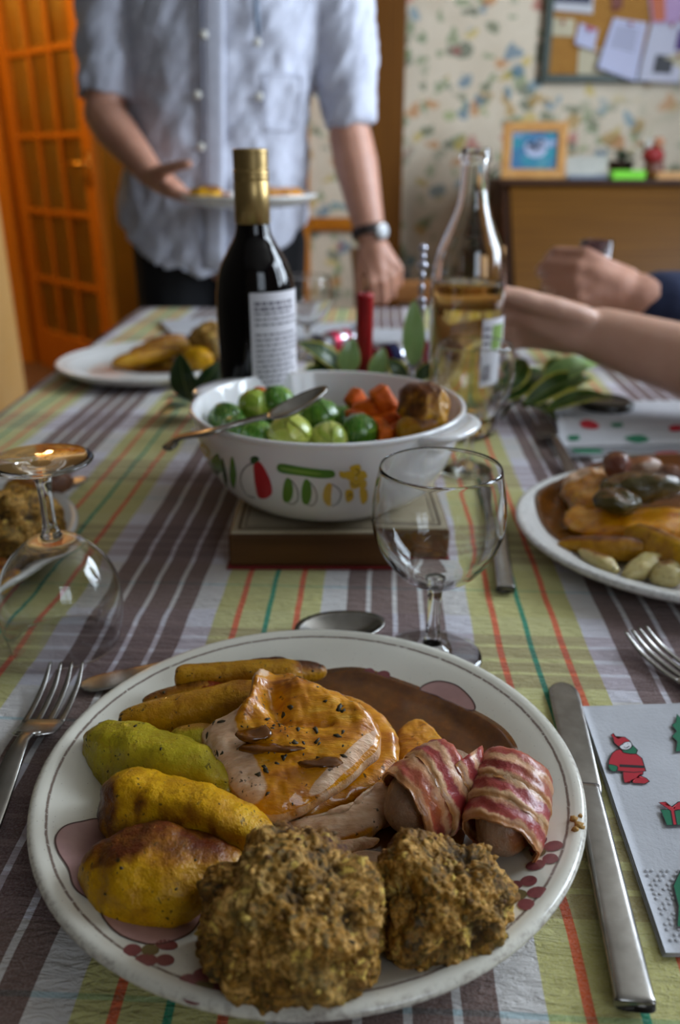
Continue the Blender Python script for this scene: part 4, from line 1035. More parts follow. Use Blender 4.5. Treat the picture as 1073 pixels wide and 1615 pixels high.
    S([(-0.1089, 0.8326), (-0.0766, 0.8260), (-0.0722, 0.8175), (-0.1068, 0.8107), (-0.1463, 0.8112)], .0006)
    D('printed_lemon', [(0.0090, 0.8318), (0.0396, 0.8306), (0.0357, 0.8215), (0.0320, 0.8110), (-0.0024, 0.8117), (-0.0250, 0.8176), (-0.0182, 0.8261)], ye)
    S([(0.0396, 0.8312), (0.0845, 0.8271), (0.1046, 0.8212), (0.0851, 0.8135), (0.0370, 0.8103)], .0006)
    for (px) in ([(0.1556, 0.8454), (0.2142, 0.8470), (0.2298, 0.8422), (0.1749, 0.8405)], [(0.1233, 0.8414), (0.1832, 0.8410), (0.1958, 0.8354), (0.1435, 0.8347)], [(0.1922, 0.8404), (0.2522, 0.8414), (0.2805, 0.8356), (0.2239, 0.8334)], [(0.1611, 0.8345), (0.2236, 0.8340), (0.2294, 0.8272), (0.1749, 0.8266)],
                 [(0.2239, 0.8334), (0.2743, 0.8329), (0.2812, 0.8266), (0.2404, 0.8254)], [(0.1350, 0.8246), (0.1853, 0.8248), (0.1987, 0.8166), (0.1533, 0.8137)], [(0.2361, 0.8249), (0.2887, 0.8243), (0.3135, 0.8139), (0.2739, 0.8105)], [(0.0893, 0.8421), (0.1323, 0.8402), (0.1343, 0.8358), (0.0949, 0.8371)]):
        D('printed_cauliflower_floret', px, ye, 18)
    for cx in ([(0.1944, 0.8441), (0.2224, 0.8406), (0.1986, 0.8376)], [(0.1669, 0.8323), (0.2007, 0.8286), (0.2309, 0.8306)], [(0.1584, 0.8183), (0.1685, 0.8221), (0.1913, 0.8186)]): S(cx, .0005, bk, False, 12)
    return t
bowl()

# ------------------------------------------------------------------ vegetables in the bowl
def m_sprout():
    t = NT('brussels_sprout')
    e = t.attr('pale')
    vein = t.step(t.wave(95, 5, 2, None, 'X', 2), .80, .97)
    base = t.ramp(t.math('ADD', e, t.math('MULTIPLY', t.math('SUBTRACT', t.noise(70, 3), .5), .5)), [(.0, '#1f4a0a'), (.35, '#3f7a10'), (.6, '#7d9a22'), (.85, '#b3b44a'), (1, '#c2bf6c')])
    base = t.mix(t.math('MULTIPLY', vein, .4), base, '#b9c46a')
    return t.fin(base=base, rough=.28, normal=t.bump(t.noise(160, 3), .35, .001), sss=.2, sssr=.004, coat=.3, coatr=.1)
M_sprout = m_sprout()
def sprout(label, c, r, pale, seed, squash=.92):
    rng = random.Random(seed); c = np.array(c)
    t = thing('brussels_sprout', label, 'sprout', (c[0], c[1], c[2] - r * squash), 'sprouts in the serving bowl')
    V, F = ico(4); V, F = rough_up((V * [r * .95, r * .95, r * squash * .95], F), r * .05, 60, seed)
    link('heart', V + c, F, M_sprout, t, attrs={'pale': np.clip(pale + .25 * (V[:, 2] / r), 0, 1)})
    for k in range(5):
        ax = Vector((rng.uniform(-1, 1), rng.uniform(-1, .4), rng.uniform(-.2, 1))).normalized(); q = ax.to_track_quat('Z', 'Y').to_matrix()
        LV, LF, pa = [], [], []; nr, na = 8, 26; size = rng.uniform(.85, 1.25)
        for i in range(nr + 1):
            for a in range(na):
                ph = 2 * math.pi * a / na; th = size * (i / nr) * (1 + .16 * math.cos(2 * ph) + .05 * math.sin(5 * ph + k)); rr = r * (1.0 + .012 * k + .05 * (i / nr) ** 4)
                p = q @ Vector((math.sin(th) * math.cos(ph), math.sin(th) * math.sin(ph), math.cos(th))); LV.append(c + np.array([p.x * rr, p.y * rr, p.z * rr * squash]))
                pa.append(pale + .3 * (1 - i / nr) * (1 if k % 2 else -.2) + (.25 if abs(math.sin(ph * .5)) < .12 else 0))
        m = len(LV); LV += [c + (v - c) * .965 for v in LV]; pa += pa
        for i in range(nr):
            for a in range(na):
                b = (a + 1) % na; f = [i * na + a, (i + 1) * na + a, (i + 1) * na + b, i * na + b]; LF.append(f); LF.append([x + m for x in f][::-1])
        for a in range(na): b = (a + 1) % na; LF.append([nr * na + a, nr * na + a + m, nr * na + b + m, nr * na + b])
        link('leaf', LV, LF, M_sprout, t, attrs={'pale': np.clip(pa, 0, 1)})
ZB = .845
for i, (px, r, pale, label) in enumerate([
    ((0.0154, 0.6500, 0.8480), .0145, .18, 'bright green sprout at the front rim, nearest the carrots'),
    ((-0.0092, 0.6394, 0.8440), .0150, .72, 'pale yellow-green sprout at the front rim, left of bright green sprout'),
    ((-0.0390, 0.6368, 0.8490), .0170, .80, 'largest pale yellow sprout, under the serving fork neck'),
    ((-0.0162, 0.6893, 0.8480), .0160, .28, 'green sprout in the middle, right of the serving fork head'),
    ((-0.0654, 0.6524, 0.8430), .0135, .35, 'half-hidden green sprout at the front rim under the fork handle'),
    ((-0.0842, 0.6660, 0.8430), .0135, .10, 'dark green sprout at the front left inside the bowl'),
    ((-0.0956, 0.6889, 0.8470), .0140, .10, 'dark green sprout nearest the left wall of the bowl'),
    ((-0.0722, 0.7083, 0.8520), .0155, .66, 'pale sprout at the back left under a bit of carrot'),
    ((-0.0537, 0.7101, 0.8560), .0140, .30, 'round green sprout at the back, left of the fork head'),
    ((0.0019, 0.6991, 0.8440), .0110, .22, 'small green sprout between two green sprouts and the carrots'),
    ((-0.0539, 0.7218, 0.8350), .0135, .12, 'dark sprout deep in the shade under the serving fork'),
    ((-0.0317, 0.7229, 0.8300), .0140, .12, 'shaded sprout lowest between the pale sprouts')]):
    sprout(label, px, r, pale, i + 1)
def carrot(label, p0, p1, r, seed): return root('carrot_piece', label, 'carrot', p0, p1, [r * .9, r, r, r * .92], M_carrot, (.2, .2, .9), 5, -.25, group='carrots in the serving bowl', n=24, seg=24, end=7, power=3.2, nz=(70, .0010), seed=seed)
carrot('tallest upright carrot chunk, in front of the big roast potato', (0.0434, 0.6900, 0.8500), (0.0301, 0.6855, 0.8740), .0090, 1)
carrot('carrot chunk at the back, left of the tallest carrot', (0.0085, 0.7104, 0.8520), (0.0173, 0.7191, 0.8620), .0075, 2)
carrot('brown-tinged carrot chunk lying behind the tallest carrot', (0.0126, 0.6976, 0.8500), (0.0336, 0.6888, 0.8580), .0085, 3)
carrot('carrot stick lying under the tallest carrot, towards the parsnip', (0.0283, 0.6830, 0.8460), (0.0501, 0.6787, 0.8500), .0075, 4)
carrot('flat carrot slice beside the bright green sprout', (0.0260, 0.6923, 0.8460), (0.0367, 0.6397, 0.8460), .0070, 5)
carrot('carrot stick at the front rim under the pale roast potato', (0.0320, 0.6439, 0.8420), (0.0544, 0.6769, 0.8440), .0070, 6)
carrot('carrot piece left of the carrot cluster by the small sprout', (0.0046, 0.7018, 0.8460), (0.0186, 0.6787, 0.8500), .0070, 7)
carrot('dark carrot piece deep behind the carrot cluster', (0.0221, 0.7462, 0.8420), (0.0416, 0.7358, 0.8420), .0080, 8)
carrot('small bit of carrot at the back left above the pale sprout', (-0.0737, 0.7170, 0.8620), (-0.0644, 0.7106, 0.8620), .0055, 9)
carrot('carrot end at the right under the big roast potato', (0.0544, 0.6775, 0.8460), (0.0683, 0.6881, 0.8500), .0080, 10)
root('roast_potato', 'big browned roast potato at the back right of the bowl', 'potato', (0.0464, 0.6601, 0.8660), (0.0871, 0.6595, 0.8620), [.014, .021, .024, .022, .015], M_parsnip, (-.6, .1, .8), .8, .30, n=50, seg=44, nz=(50, .0045), seed=41, sec=(1, .85), power=2.7, tri=.1)
root('roast_potato', 'pale roast potato with a dark crust at the right front of bowl', 'potato', (0.0454, 0.6369, 0.8500), (0.0864, 0.6576, 0.8520), [.009, .014, .015, .014, .010], M_parsnip, (.3, -.3, .7), 1.4, 0, n=36, seg=30, nz=(60, .002), seed=43)
def bowl_fill():
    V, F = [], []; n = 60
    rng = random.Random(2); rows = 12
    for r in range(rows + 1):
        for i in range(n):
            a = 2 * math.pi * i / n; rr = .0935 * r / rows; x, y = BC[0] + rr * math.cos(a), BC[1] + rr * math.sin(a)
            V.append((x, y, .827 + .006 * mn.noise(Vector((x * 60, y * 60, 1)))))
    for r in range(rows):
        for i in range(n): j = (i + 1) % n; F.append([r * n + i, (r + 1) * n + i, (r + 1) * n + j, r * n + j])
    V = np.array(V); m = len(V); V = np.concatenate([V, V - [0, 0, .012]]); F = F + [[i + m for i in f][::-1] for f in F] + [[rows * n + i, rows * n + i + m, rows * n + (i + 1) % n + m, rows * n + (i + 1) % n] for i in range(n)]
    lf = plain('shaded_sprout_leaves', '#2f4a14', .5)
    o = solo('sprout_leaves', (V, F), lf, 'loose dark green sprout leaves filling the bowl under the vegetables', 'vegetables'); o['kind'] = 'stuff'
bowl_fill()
spoon('steel serving spoon resting across the left rim of the bowl', 'serving_spoon',
      [(-0.1309, 0.6098, 0.8460), (-0.1212, 0.6177, 0.8530), (-0.0949, 0.5905, 0.8660), (-0.0711, 0.6060, 0.8690), (-0.0530, 0.6158, 0.8710), (-0.0436, 0.6191, 0.8740)], (-0.0310, 0.6076, 0.8840), (.75, .48, .30), (-.25, -.10, .95), .052, .026, wid=(.014, .0085), thick=.0030)

# ------------------------------------------------------------------ paper napkins
M_napkin = noisy('paper_napkin', '#b2b3b8', '#bebfc4', 25, .85, .0006, 500)
def napkin_near():
    a, b, cc, d = (np.array(p[:2]) for p in ((0.1407, 0.4149, 0.7505), (0.1307, 0.2481, 0.7505), (.2960, .2460, 0), (.3080, .4240, 0)))
    mid = (a + b + cc + d) / 4
    t = thing('paper_napkin', 'white paper napkin printed with red and green figures, right of the knife', 'napkin', (mid[0], mid[1], TAB))
    for lay in range(3):
        nx, ny = 40, 40; V, F = [], []; off = lay * .0008
        for side in (0, 1):
            for i in range(nx + 1):
                for j in range(ny + 1):
                    u, v = i / nx, j / ny; u2 = u * (1 - .006 * lay) + .003 * lay
                    p = (a * (1 - v) + b * v) * (1 - u2) + (d * (1 - v) + cc * v) * u2
                    V.append((p[0], p[1], TAB + .0003 + off + (.0007 if side == 0 else 0) + (.0004 * mn.noise(Vector((p[0] * 40, p[1] * 40, lay))) if side == 0 and lay == 2 else 0)))
        m = (nx + 1) * (ny + 1); g = lambda i, j, s=0: s * m + i * (ny + 1) + j
        for i in range(nx):
            for j in range(ny): q = [g(i, j), g(i, j + 1), g(i + 1, j + 1), g(i + 1, j)]; F.append(q); F.append([x + m for x in q][::-1])
        for i in range(nx): F.append([g(i, 0), g(i + 1, 0), g(i + 1, 0, 1), g(i, 0, 1)]); F.append([g(i, ny), g(i + 1, ny), g(i + 1, ny, 1), g(i, ny, 1)])
        for j in range(ny): F.append([g(0, j), g(0, j + 1), g(0, j + 1, 1), g(0, j, 1)]); F.append([g(nx, j), g(nx, j + 1), g(nx, j + 1, 1), g(nx, j, 1)])
        link('folded_layer', V, F, M_napkin, t)
    s = lambda x, y, *k: (x, y, TAB + .00335); s2 = lambda x, y, *k: (x, y, TAB + .00347); s3 = lambda x, y, *k: (x, y, TAB + .00359)
    red, grn, blk, wht = plain('napkin_red', '#b01426', .8), plain('napkin_green', '#0c6a48', .8), plain('napkin_black', '#1c1416', .8), plain('napkin_white', '#d6d6da', .8)
    xy = lambda L: [p[:2] for p in L]
    cnt = [0]
    def D(nm, poly, m, n=None, sf=None):
        cnt[0] += 1; z = TAB + .00335 + cnt[0] * .00006
        link(nm, *fan(xy(poly), lambda x, y: (x, y, z), 3, n), m, t); link('print_outline', *stroke(xy(poly), .00055, lambda x, y: (x, y, z + .00003), True, n), blk, t)
    # a small figure in a red winter coat and bobble hat
    D('printed_trousers', [(0.1480, 0.3576, 0.7540), (0.1591, 0.3581, 0.7540), (0.1571, 0.3542, 0.7540), (0.1552, 0.3542, 0.7540), (0.1583, 0.3517, 0.7540), (0.1591, 0.3493, 0.7540), (0.1562, 0.3474, 0.7540), (0.1505, 0.3479, 0.7540), (0.1500, 0.3503, 0.7540), (0.1486, 0.3479, 0.7540), (0.1458, 0.3483, 0.7540), (0.1463, 0.3522, 0.7540)], red)
    D('printed_coat', [(0.1493, 0.3741, 0.7540), (0.1553, 0.3757, 0.7540), (0.1591, 0.3714, 0.7540), (0.1611, 0.3673, 0.7540), (0.1598, 0.3571, 0.7540), (0.1532, 0.3561, 0.7540), (0.1459, 0.3571, 0.7540), (0.1432, 0.3581, 0.7540), (0.1417, 0.3621, 0.7540), (0.1432, 0.3662, 0.7540), (0.1464, 0.3714, 0.7540)], red, None, s2)
    D('printed_belt', [(0.1477, 0.3621, 0.7540), (0.1601, 0.3611, 0.7540), (0.1596, 0.3596, 0.7540), (0.1472, 0.3606, 0.7540)], blk, None, s3)
    D('printed_scarf', [(0.1522, 0.3757, 0.7540), (0.1597, 0.3778, 0.7540), (0.1609, 0.3741, 0.7540), (0.1592, 0.3709, 0.7540), (0.1558, 0.3709, 0.7540), (0.1527, 0.3720, 0.7540)], grn, None, s3)
    D('printed_mitten', [(0.1417, 0.3621, 0.7540), (0.1459, 0.3606, 0.7540), (0.1440, 0.3566, 0.7540), (0.1414, 0.3576, 0.7540)], grn, 12, s3)
    D('printed_face', [(0.1521, 0.3778, 0.7540), (0.1559, 0.3811, 0.7540), (0.1592, 0.3805, 0.7540), (0.1587, 0.3767, 0.7540), (0.1555, 0.3741, 0.7540), (0.1525, 0.3746, 0.7540)], wht, 20, s3)
    for ln in ([(0.1540, 0.3784, 0.7540), (0.1542, 0.3778, 0.7540)], [(0.1570, 0.3789, 0.7540), (0.1571, 0.3784, 0.7540)], [(0.1541, 0.3762, 0.7540), (0.1551, 0.3751, 0.7540), (0.1573, 0.3767, 0.7540)]): link('printed_face_line', *stroke(xy(ln), .0005, lambda x, y: (x, y, TAB + .0041)), blk, t)
    D('printed_hat', [(0.1502, 0.3866, 0.7540), (0.1521, 0.3883, 0.7540), (0.1524, 0.3855, 0.7540), (0.1574, 0.3849, 0.7540), (0.1594, 0.3811, 0.7540), (0.1561, 0.3805, 0.7540), (0.1515, 0.3767, 0.7540), (0.1500, 0.3800, 0.7540), (0.1506, 0.3844, 0.7540)], red, None, s2)
    # fir trees and a wrapped present
    D('printed_fir_tree', [(0.1938, 0.4058, 0.7540), (0.1953, 0.3980, 0.7540), (0.1976, 0.3911, 0.7540), (0.1937, 0.3900, 0.7540), (0.1956, 0.3822, 0.7540), (0.1900, 0.3822, 0.7540), (0.1871, 0.3735, 0.7540), (0.1809, 0.3725, 0.7540), (0.1848, 0.3811, 0.7540), (0.1836, 0.3855, 0.7540), (0.1877, 0.3900, 0.7540), (0.1872, 0.3957, 0.7540), (0.1902, 0.3980, 0.7540)], grn)
    D('printed_fir_tree', [(0.1533, 0.2904, 0.7540), (0.1551, 0.2832, 0.7540), (0.1529, 0.2818, 0.7540), (0.1536, 0.2735, 0.7540), (0.1487, 0.2708, 0.7540), (0.1462, 0.2597, 0.7540), (0.1404, 0.2597, 0.7540), (0.1447, 0.2701, 0.7540), (0.1465, 0.2811, 0.7540)], grn)
    D('printed_present', [(0.1573, 0.3282, 0.7540), (0.1722, 0.3282, 0.7540), (0.1683, 0.3179, 0.7540), (0.1566, 0.3175, 0.7540)], grn)
    D('printed_bow', [(0.1581, 0.3331, 0.7540), (0.1617, 0.3335, 0.7540), (0.1635, 0.3300, 0.7540), (0.1680, 0.3335, 0.7540), (0.1746, 0.3344, 0.7540), (0.1713, 0.3291, 0.7540), (0.1638, 0.3273, 0.7540), (0.1616, 0.3179, 0.7540), (0.1598, 0.3179, 0.7540), (0.1620, 0.3273, 0.7540)], red, None, s2)
    # embossed dots along the lower border
    rng = random.Random(1); parts = []
    for v in np.linspace(.745, .965, 15):
        for u in np.linspace(.03, .40, 26):
            if (int(v * 68) + int(u * 70)) % 3 == 0: continue
            p = (a * (1 - v) + b * v) * (1 - u) + (d * (1 - v) + cc * v) * u
            dv, df = lathe([(.0009, 0), (.0006, .00012), (0, .00018)], (p[0], p[1], TAB + .0031), 6); parts.append((dv, df))
    v, f = join(*parts); o = link('embossed_dots', v, f, M_napkin, t); o['kind'] = 'stuff'
napkin_near()
def napkin_far():
    a, b, cc, d = (np.array(p[:2]) for p in ((0.2771, 1.0745, 0.7505), (0.2375, 0.8674, 0.7505), (.470, .880, 0), (.520, 1.085, 0))); mid = (a + b + cc + d) / 4
    t = thing('paper_napkin', 'folded white paper napkin with red and green print behind right plate', 'napkin', (mid[0], mid[1], TAB))
    for lay in range(3):
        nx, ny = 24, 16; V, F = [], []
        for side in (0, 1):
            for i in range(nx + 1):
                for j in range(ny + 1):
                    u, v = i / nx, j / ny; v2 = v * (1 - .06 * lay) + .03 * lay; p = (a * (1 - v2) + b * v2) * (1 - u) + (d * (1 - v2) + cc * v2) * u
                    V.append((p[0], p[1], TAB + .0004 + lay * .0030 + (.0022 + .0030 * math.sin(v * math.pi) * (lay == 2) if side == 0 else 0)))
        m = (nx + 1) * (ny + 1); g = lambda i, j, s=0: s * m + i * (ny + 1) + j
        for i in range(nx):
            for j in range(ny): q = [g(i, j), g(i, j + 1), g(i + 1, j + 1), g(i + 1, j)]; F.append(q); F.append([x + m for x in q][::-1])
        for i in range(nx): F.append([g(i, 0), g(i + 1, 0), g(i + 1, 0, 1), g(i, 0, 1)]); F.append([g(i, ny), g(i + 1, ny), g(i + 1, ny, 1), g(i, ny, 1)])
        for j in range(ny): F.append([g(0, j), g(0, j + 1), g(0, j + 1, 1), g(0, j, 1)]); F.append([g(nx, j), g(nx, j + 1), g(nx, j + 1, 1), g(nx, j, 1)])
        link('folded_layer', V, F, M_napkin, t)
    def s(x, y):
        A = np.array([[d[0] - a[0], b[0] - a[0]], [d[1] - a[1], b[1] - a[1]]]); u, v = np.linalg.solve(A, np.array([x, y]) - a)
        return (x, y, TAB + .0093 + .0030 * math.sin(min(max((v - .06) / .88, 0), 1) * math.pi))
    red, grn = MATS['napkin_red'], MATS['napkin_green']
    for nm, poly, m in (('printed_figure', [(0.2816, 0.9598, 0.7610), (0.2941, 0.9702, 0.7610), (0.3011, 0.9497, 0.7610), (0.2933, 0.9348, 0.7610), (0.2800, 0.9397, 0.7610)], red), ('printed_fir_tree', [(0.3171, 0.9062, 0.7610), (0.3379, 0.9155, 0.7610), (0.3424, 0.8993, 0.7610), (0.3261, 0.8902, 0.7610)], grn),
                        ('printed_fir_tree', [(0.2554, 0.9108, 0.7610), (0.2673, 0.9132, 0.7610), (0.2651, 0.8993, 0.7610), (0.2547, 0.8970, 0.7610)], grn), ('printed_figure', [(0.3811, 0.9447, 0.7610), (0.3947, 0.9497, 0.7610), (0.3941, 0.9323, 0.7610), (0.3778, 0.9275, 0.7610)], red),
                        ('printed_fir_tree', [(0.3166, 0.9547, 0.7610), (0.3292, 0.9573, 0.7610), (0.3268, 0.9447, 0.7610), (0.3158, 0.9422, 0.7610)], grn), ('printed_fir_tree', [(0.2515, 0.8704, 0.7610), (0.2802, 0.8682, 0.7610), (0.2753, 0.8555, 0.7610), (0.2516, 0.8576, 0.7610)], grn), ('printed_figure', [(0.3365, 0.8576, 0.7610), (0.3602, 0.8597, 0.7610), (0.3548, 0.8451, 0.7610), (0.3349, 0.8451, 0.7610)], red)):
        link(nm, *fan([p[:2] for p in poly], s, 3, 16), m, t)
napkin_far()

# ------------------------------------------------------------------ food on the other plates
def blobf(name, label, cat, c, rad, mat, seed, nz=(60, .003), sub=4, group=None, **at):
    V, F = ico(sub); V, F = rough_up((V * np.array(rad), F), nz[1], nz[0], seed, 4)
    return solo(name, (V + np.array(c), F), mat, label, cat, group, attrs={'brown': browning(V, F, (.2, .3, .9), 2, .1), 'gravy': np.full(len(V), .8), **{k: np.full(len(V), v) for k, v in at.items()}})
RP = (.287, .640)
zr = lambda r: zplate(min(r / 1.06, .126))
pool('brown gravy pooled at the left of the right-hand white plate', RP, TAB, [(0.1733, 0.7031, 0.7605), (0.1909, 0.7308, 0.7605), (0.2254, 0.7674, 0.7605), (0.2685, 0.7997, 0.7605), (0.3258, 0.8186, 0.7605), (0.3921, 0.8072, 0.7605), (0.3765, 0.7031, 0.7605), (0.2992, 0.5989, 0.7605), (0.2290, 0.5967, 0.7605), (0.1976, 0.6082, 0.7605), (0.1753, 0.6200, 0.7605), (0.1675, 0.6501, 0.7605)], zr)
turkey('rolled turkey slice edge crossing the middle of the right white plate', [(0.1899, 0.6639, 0.7720), (0.1990, 0.6701, 0.7770), (0.2241, 0.6557, 0.7800), (0.2602, 0.6533, 0.7810), (0.3013, 0.6506, 0.7810), (0.2882, 0.6153, 0.7760), (0.2507, 0.6220, 0.7730), (0.2087, 0.6336, 0.7690), (0.1919, 0.6488, 0.7680)], .008, seed=31, edge_bare=False, rings=12, n=80, nz=(60, .0025))
turkey('pale lumpy turkey piece at the far left of the right white plate', [(0.2015, 0.7182, 0.7760), (0.2133, 0.7403, 0.7820), (0.2379, 0.7451, 0.7840), (0.2612, 0.7348, 0.7840), (0.2609, 0.7051, 0.7810), (0.2444, 0.6773, 0.7770), (0.2148, 0.6770, 0.7730), (0.2029, 0.6947, 0.7730)], .012, bare=[((0.2078, 0.7288, 0.7800), (0.2609, 0.7240, 0.7830), .012)], seed=33, rings=12, n=80, nz=(60, .004), dome=.006)
blobf('sausage', 'round end of a glazed sausage standing highest on the right plate', 'sausage', (0.2434, 0.7053, 0.8000), (.0120, .0150, .0125), M_chipolata, 3, nz=(60, .0012))
blobf('sausage', 'pink sausage piece behind the round glazed sausage end', 'sausage', (0.2708, 0.7193, 0.7920), (.018, .013, .010), M_sausage, 5, nz=(60, .002))
blobf('glazed_sprout', 'long dark green glazed vegetable on top of the right plate', 'vegetable', (0.2512, 0.6639, 0.7950), (.034, .016, .013), M_greenglaze, 7, nz=(45, .005))
blobf('glazed_sprout', 'dark green glazed lump below the glazed sausage end', 'vegetable', (0.2293, 0.6500, 0.7880), (.018, .013, .011), M_greenglaze, 9, nz=(55, .004))
blobf('red_onion', 'dark red glazed onion at the right edge of the right plate', 'onion', (0.2819, 0.6702, 0.8000), (.016, .012, .010), M_onion, 11, nz=(60, .003))
root('roast_potato', 'bright yellow potato wedge at the front of the right white plate', 'potato', (0.2322, 0.6243, 0.7720), (0.2589, 0.5410, 0.7760), [.010, .013, .014, .012], M_potato, (0, .3, .9), 4, -.1, seed=51, tri=.1)
root('roast_parsnip', 'glazed brown parsnip lying in the gravy on the right plate', 'parsnip', (0.1718, 0.6087, 0.7680), (0.2428, 0.5906, 0.7710), [.006, .009, .010, .008], M_parsnip, (0, .3, .9), 1.5, .1, seed=53)
root('roast_onion', 'pale onion petal nearest the left front rim of right plate', 'onion', (0.1856, 0.5949, 0.7690), (0.2039, 0.5579, 0.7690), [.005, .008, .009, .006], M_leek, (0, .3, .9), 4, -.1, seed=55, sec=(1, .7))
root('roast_onion', 'pale onion quarter with a black fleck at front of right plate', 'onion', (0.2067, 0.5518, 0.7690), (0.2412, 0.5731, 0.7730), [.005, .009, .010, .007], M_leek, (.7, -.3, .7), 6, -.1, seed=57, sec=(1, .8))
root('roast_onion', 'pale onion piece at the right edge, front of right plate', 'onion', (0.2250, 0.5447, 0.7690), (0.2585, 0.5624, 0.7730), [.007, .011, .011, .007], M_leek, (0, .3, .9), 4, -.1, seed=59, sec=(1, .8))
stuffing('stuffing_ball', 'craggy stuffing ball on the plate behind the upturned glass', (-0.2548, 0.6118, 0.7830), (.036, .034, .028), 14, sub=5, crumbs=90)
blobf('red_onion', 'red onion piece beside stuffing on the left-hand plate', 'onion', (-0.2585, 0.7177, 0.7780), (.018, .013, .011), M_onion, 13)
root('roast_potato', 'golden potato behind the stuffing ball on the left plate', 'potato', (-0.3016, 0.7238, 0.7720), (-0.2552, 0.6873, 0.7730), [.010, .013, .013, .009], M_potato, (0, .3, .9), 2, 0, seed=61)
blobf('roast_potato', 'bit of yellow potato at the left edge in front of stuffing', 'potato', (-0.2511, 0.5548, 0.7690), (.013, .014, .010), M_potato, 15)
BL = (-.288, 1.255)
pool('brown gravy pooled on the plate left of the red bottle', BL, TAB, [(-0.3470, 1.2728, 0.7595), (-0.3385, 1.3396, 0.7595), (-0.2854, 1.3779, 0.7595), (-0.2104, 1.3585, 0.7595), (-0.1855, 1.2857, 0.7595), (-0.2216, 1.2396, 0.7595), (-0.2893, 1.2276, 0.7595)], lambda r: zplate(min(r / .99, .126)))
for i, (a, b, r, lab) in enumerate([((-0.3324, 1.2304, 0.7720), (-0.2431, 1.2902, 0.7780), .0125, 'longest parsnip at the front of the plate left of red bottle'), ((-0.3163, 1.2720, 0.7780), (-0.2336, 1.3229, 0.7830), .0115, 'parsnip lying behind the longest one, left of red bottle'),
        ((-0.3073, 1.3185, 0.7760), (-0.2512, 1.3683, 0.7820), .011, 'dark parsnip at the back of the plate left of red bottle')]):
    root('roast_parsnip', lab, 'parsnip', a, b, [r * .7, r, r, r * .8], M_parsnip, (0, .3, .9), 1.4, .12 * i, seed=70 + i)
root('roast_potato', 'yellow potato at the right of the plate left of red bottle', 'potato', (-0.2343, 1.2548, 0.7760), (-0.1876, 1.2376, 0.7760), [.012, .018, .018, .012], M_potato, (0, .3, .9), 3, -.1, seed=76)
stuffing('stuffing_ball', 'stuffing ball half hidden behind the red wine bottle', (-0.1914, 1.2729, 0.7950), (.034, .032, .028), 17, sub=4, crumbs=30)
hp = (HP[0], HP[1], HP[2])
blobf('roast_potato', 'yellow potato bits at the left of the plate the man holds', 'potato', (hp[0] - .078, hp[1] - .03, hp[2] + .020), (.030, .026, .014), M_potato, 21, nz=(60, .006))
blobf('turkey_slice', 'brown turkey slices at the right of the plate the man holds', 'turkey', (hp[0] + .050, hp[1], hp[2] + .018), (.055, .045, .013), M_turkey, 23, nz=(50, .005))

# ------------------------------------------------------------------ centrepiece: candle, glass stick, foliage, crackers
def candle():
    x, y = .029, 1.012
    t = thing('candle', 'red dinner candle standing among the leaves behind the bowl', 'candle', (x, y, TAB))
    wax = noisy('red_wax', '#8e0710', '#a60d16', 30, .35, sss=.4, sssr=.008)
    link('wax', *lathe([(0, .004), (.0105, .004), (.0102, .08), (.0100, .146), (.0108, .1495), (.0095, .1525), (.004, .1510), (0, .1505)], (x, y, TAB), 32), wax, t)
    link('wick', *sweep([(x, y, TAB + .149), (x + .0005, y, TAB + .155), (x + .002, y, TAB + .159)], .0009, 8), plain('burnt_wick', '#1a1412', .9), t)
    link('holder', *lathe([(0, 0), (.026, 0), (.027, .002), (.022, .006), (.0125, .010), (.0125, .022), (.0108, .022), (.0108, .004), (0, .004)], (x, y, TAB), 40), M_steel, t)
candle()
def glass_stick():
    x, y = (0.0920, 0.9391, 0.7505)[:2]; x, y = .0935, 1.00
    t = thing('candlestick', 'slim pale silver candlestick with beaded top, left of clear bottle', 'candlestick', (x, y, TAB))
    sv = plain('polished_silver', '#c9c8d6', .16, metal=.55)
    link('base', *lathe([(0, 0), (.022, 0), (.0225, .002), (.012, .006), (.006, .012), (0, .012)], (x, y, TAB), 40), sv, t)
    link('stem', *lathe([(0, .012), (.0062, .012), (.0052, .03), (.0050, .135), (.0062, .140), (0, .140)], (x, y, TAB), 24), sv, t)
    zz = .140
    for r, h in ((.0062, .011), (.0036, .016), (.0036, .014), (.0066, .011), (.0042, .009), (.0054, .010)):
        link('bead', *lathe([(0, zz), (r * .75, zz + h * .15), (r, zz + h * .5), (r * .75, zz + h * .85), (0, zz + h)], (x, y, TAB), 20), sv, t); zz += h * .97
glass_stick()
def m_leaf(name, mid, edge, thr=.72):
    t = NT(name); e = t.math('ADD', t.attr('edge'), t.math('MULTIPLY', t.math('SUBTRACT', t.noise(60, 3), .5), .5))
    b = t.ramp(t.noise(40, 3), [(.3, mid[0]), (.7, mid[1])])
    b = t.mix(t.step(e, thr, thr + .14), b, edge); b = t.mix(t.math('MULTIPLY', t.step(t.attr('edge'), .07, .02), .6), b, '#8d9a5a')
    return t.fin(base=b, rough=.30, normal=t.bump(t.noise(90, 3), .25, .001), coat=.25, coatr=.15)
M_bay = m_leaf('dark_leaf', ('#16300c', '#25451a'), '#2d4a1c', 2)
M_varieg = m_leaf('variegated_leaf', ('#243e10', '#3c6220'), '#b5b03a', .72)
M_paleleaf = m_leaf('pale_leaf', ('#7da05a', '#92b46c'), '#a5b86a', .8)
M_stem = plain('leaf_stem', '#4d4a22', .6)
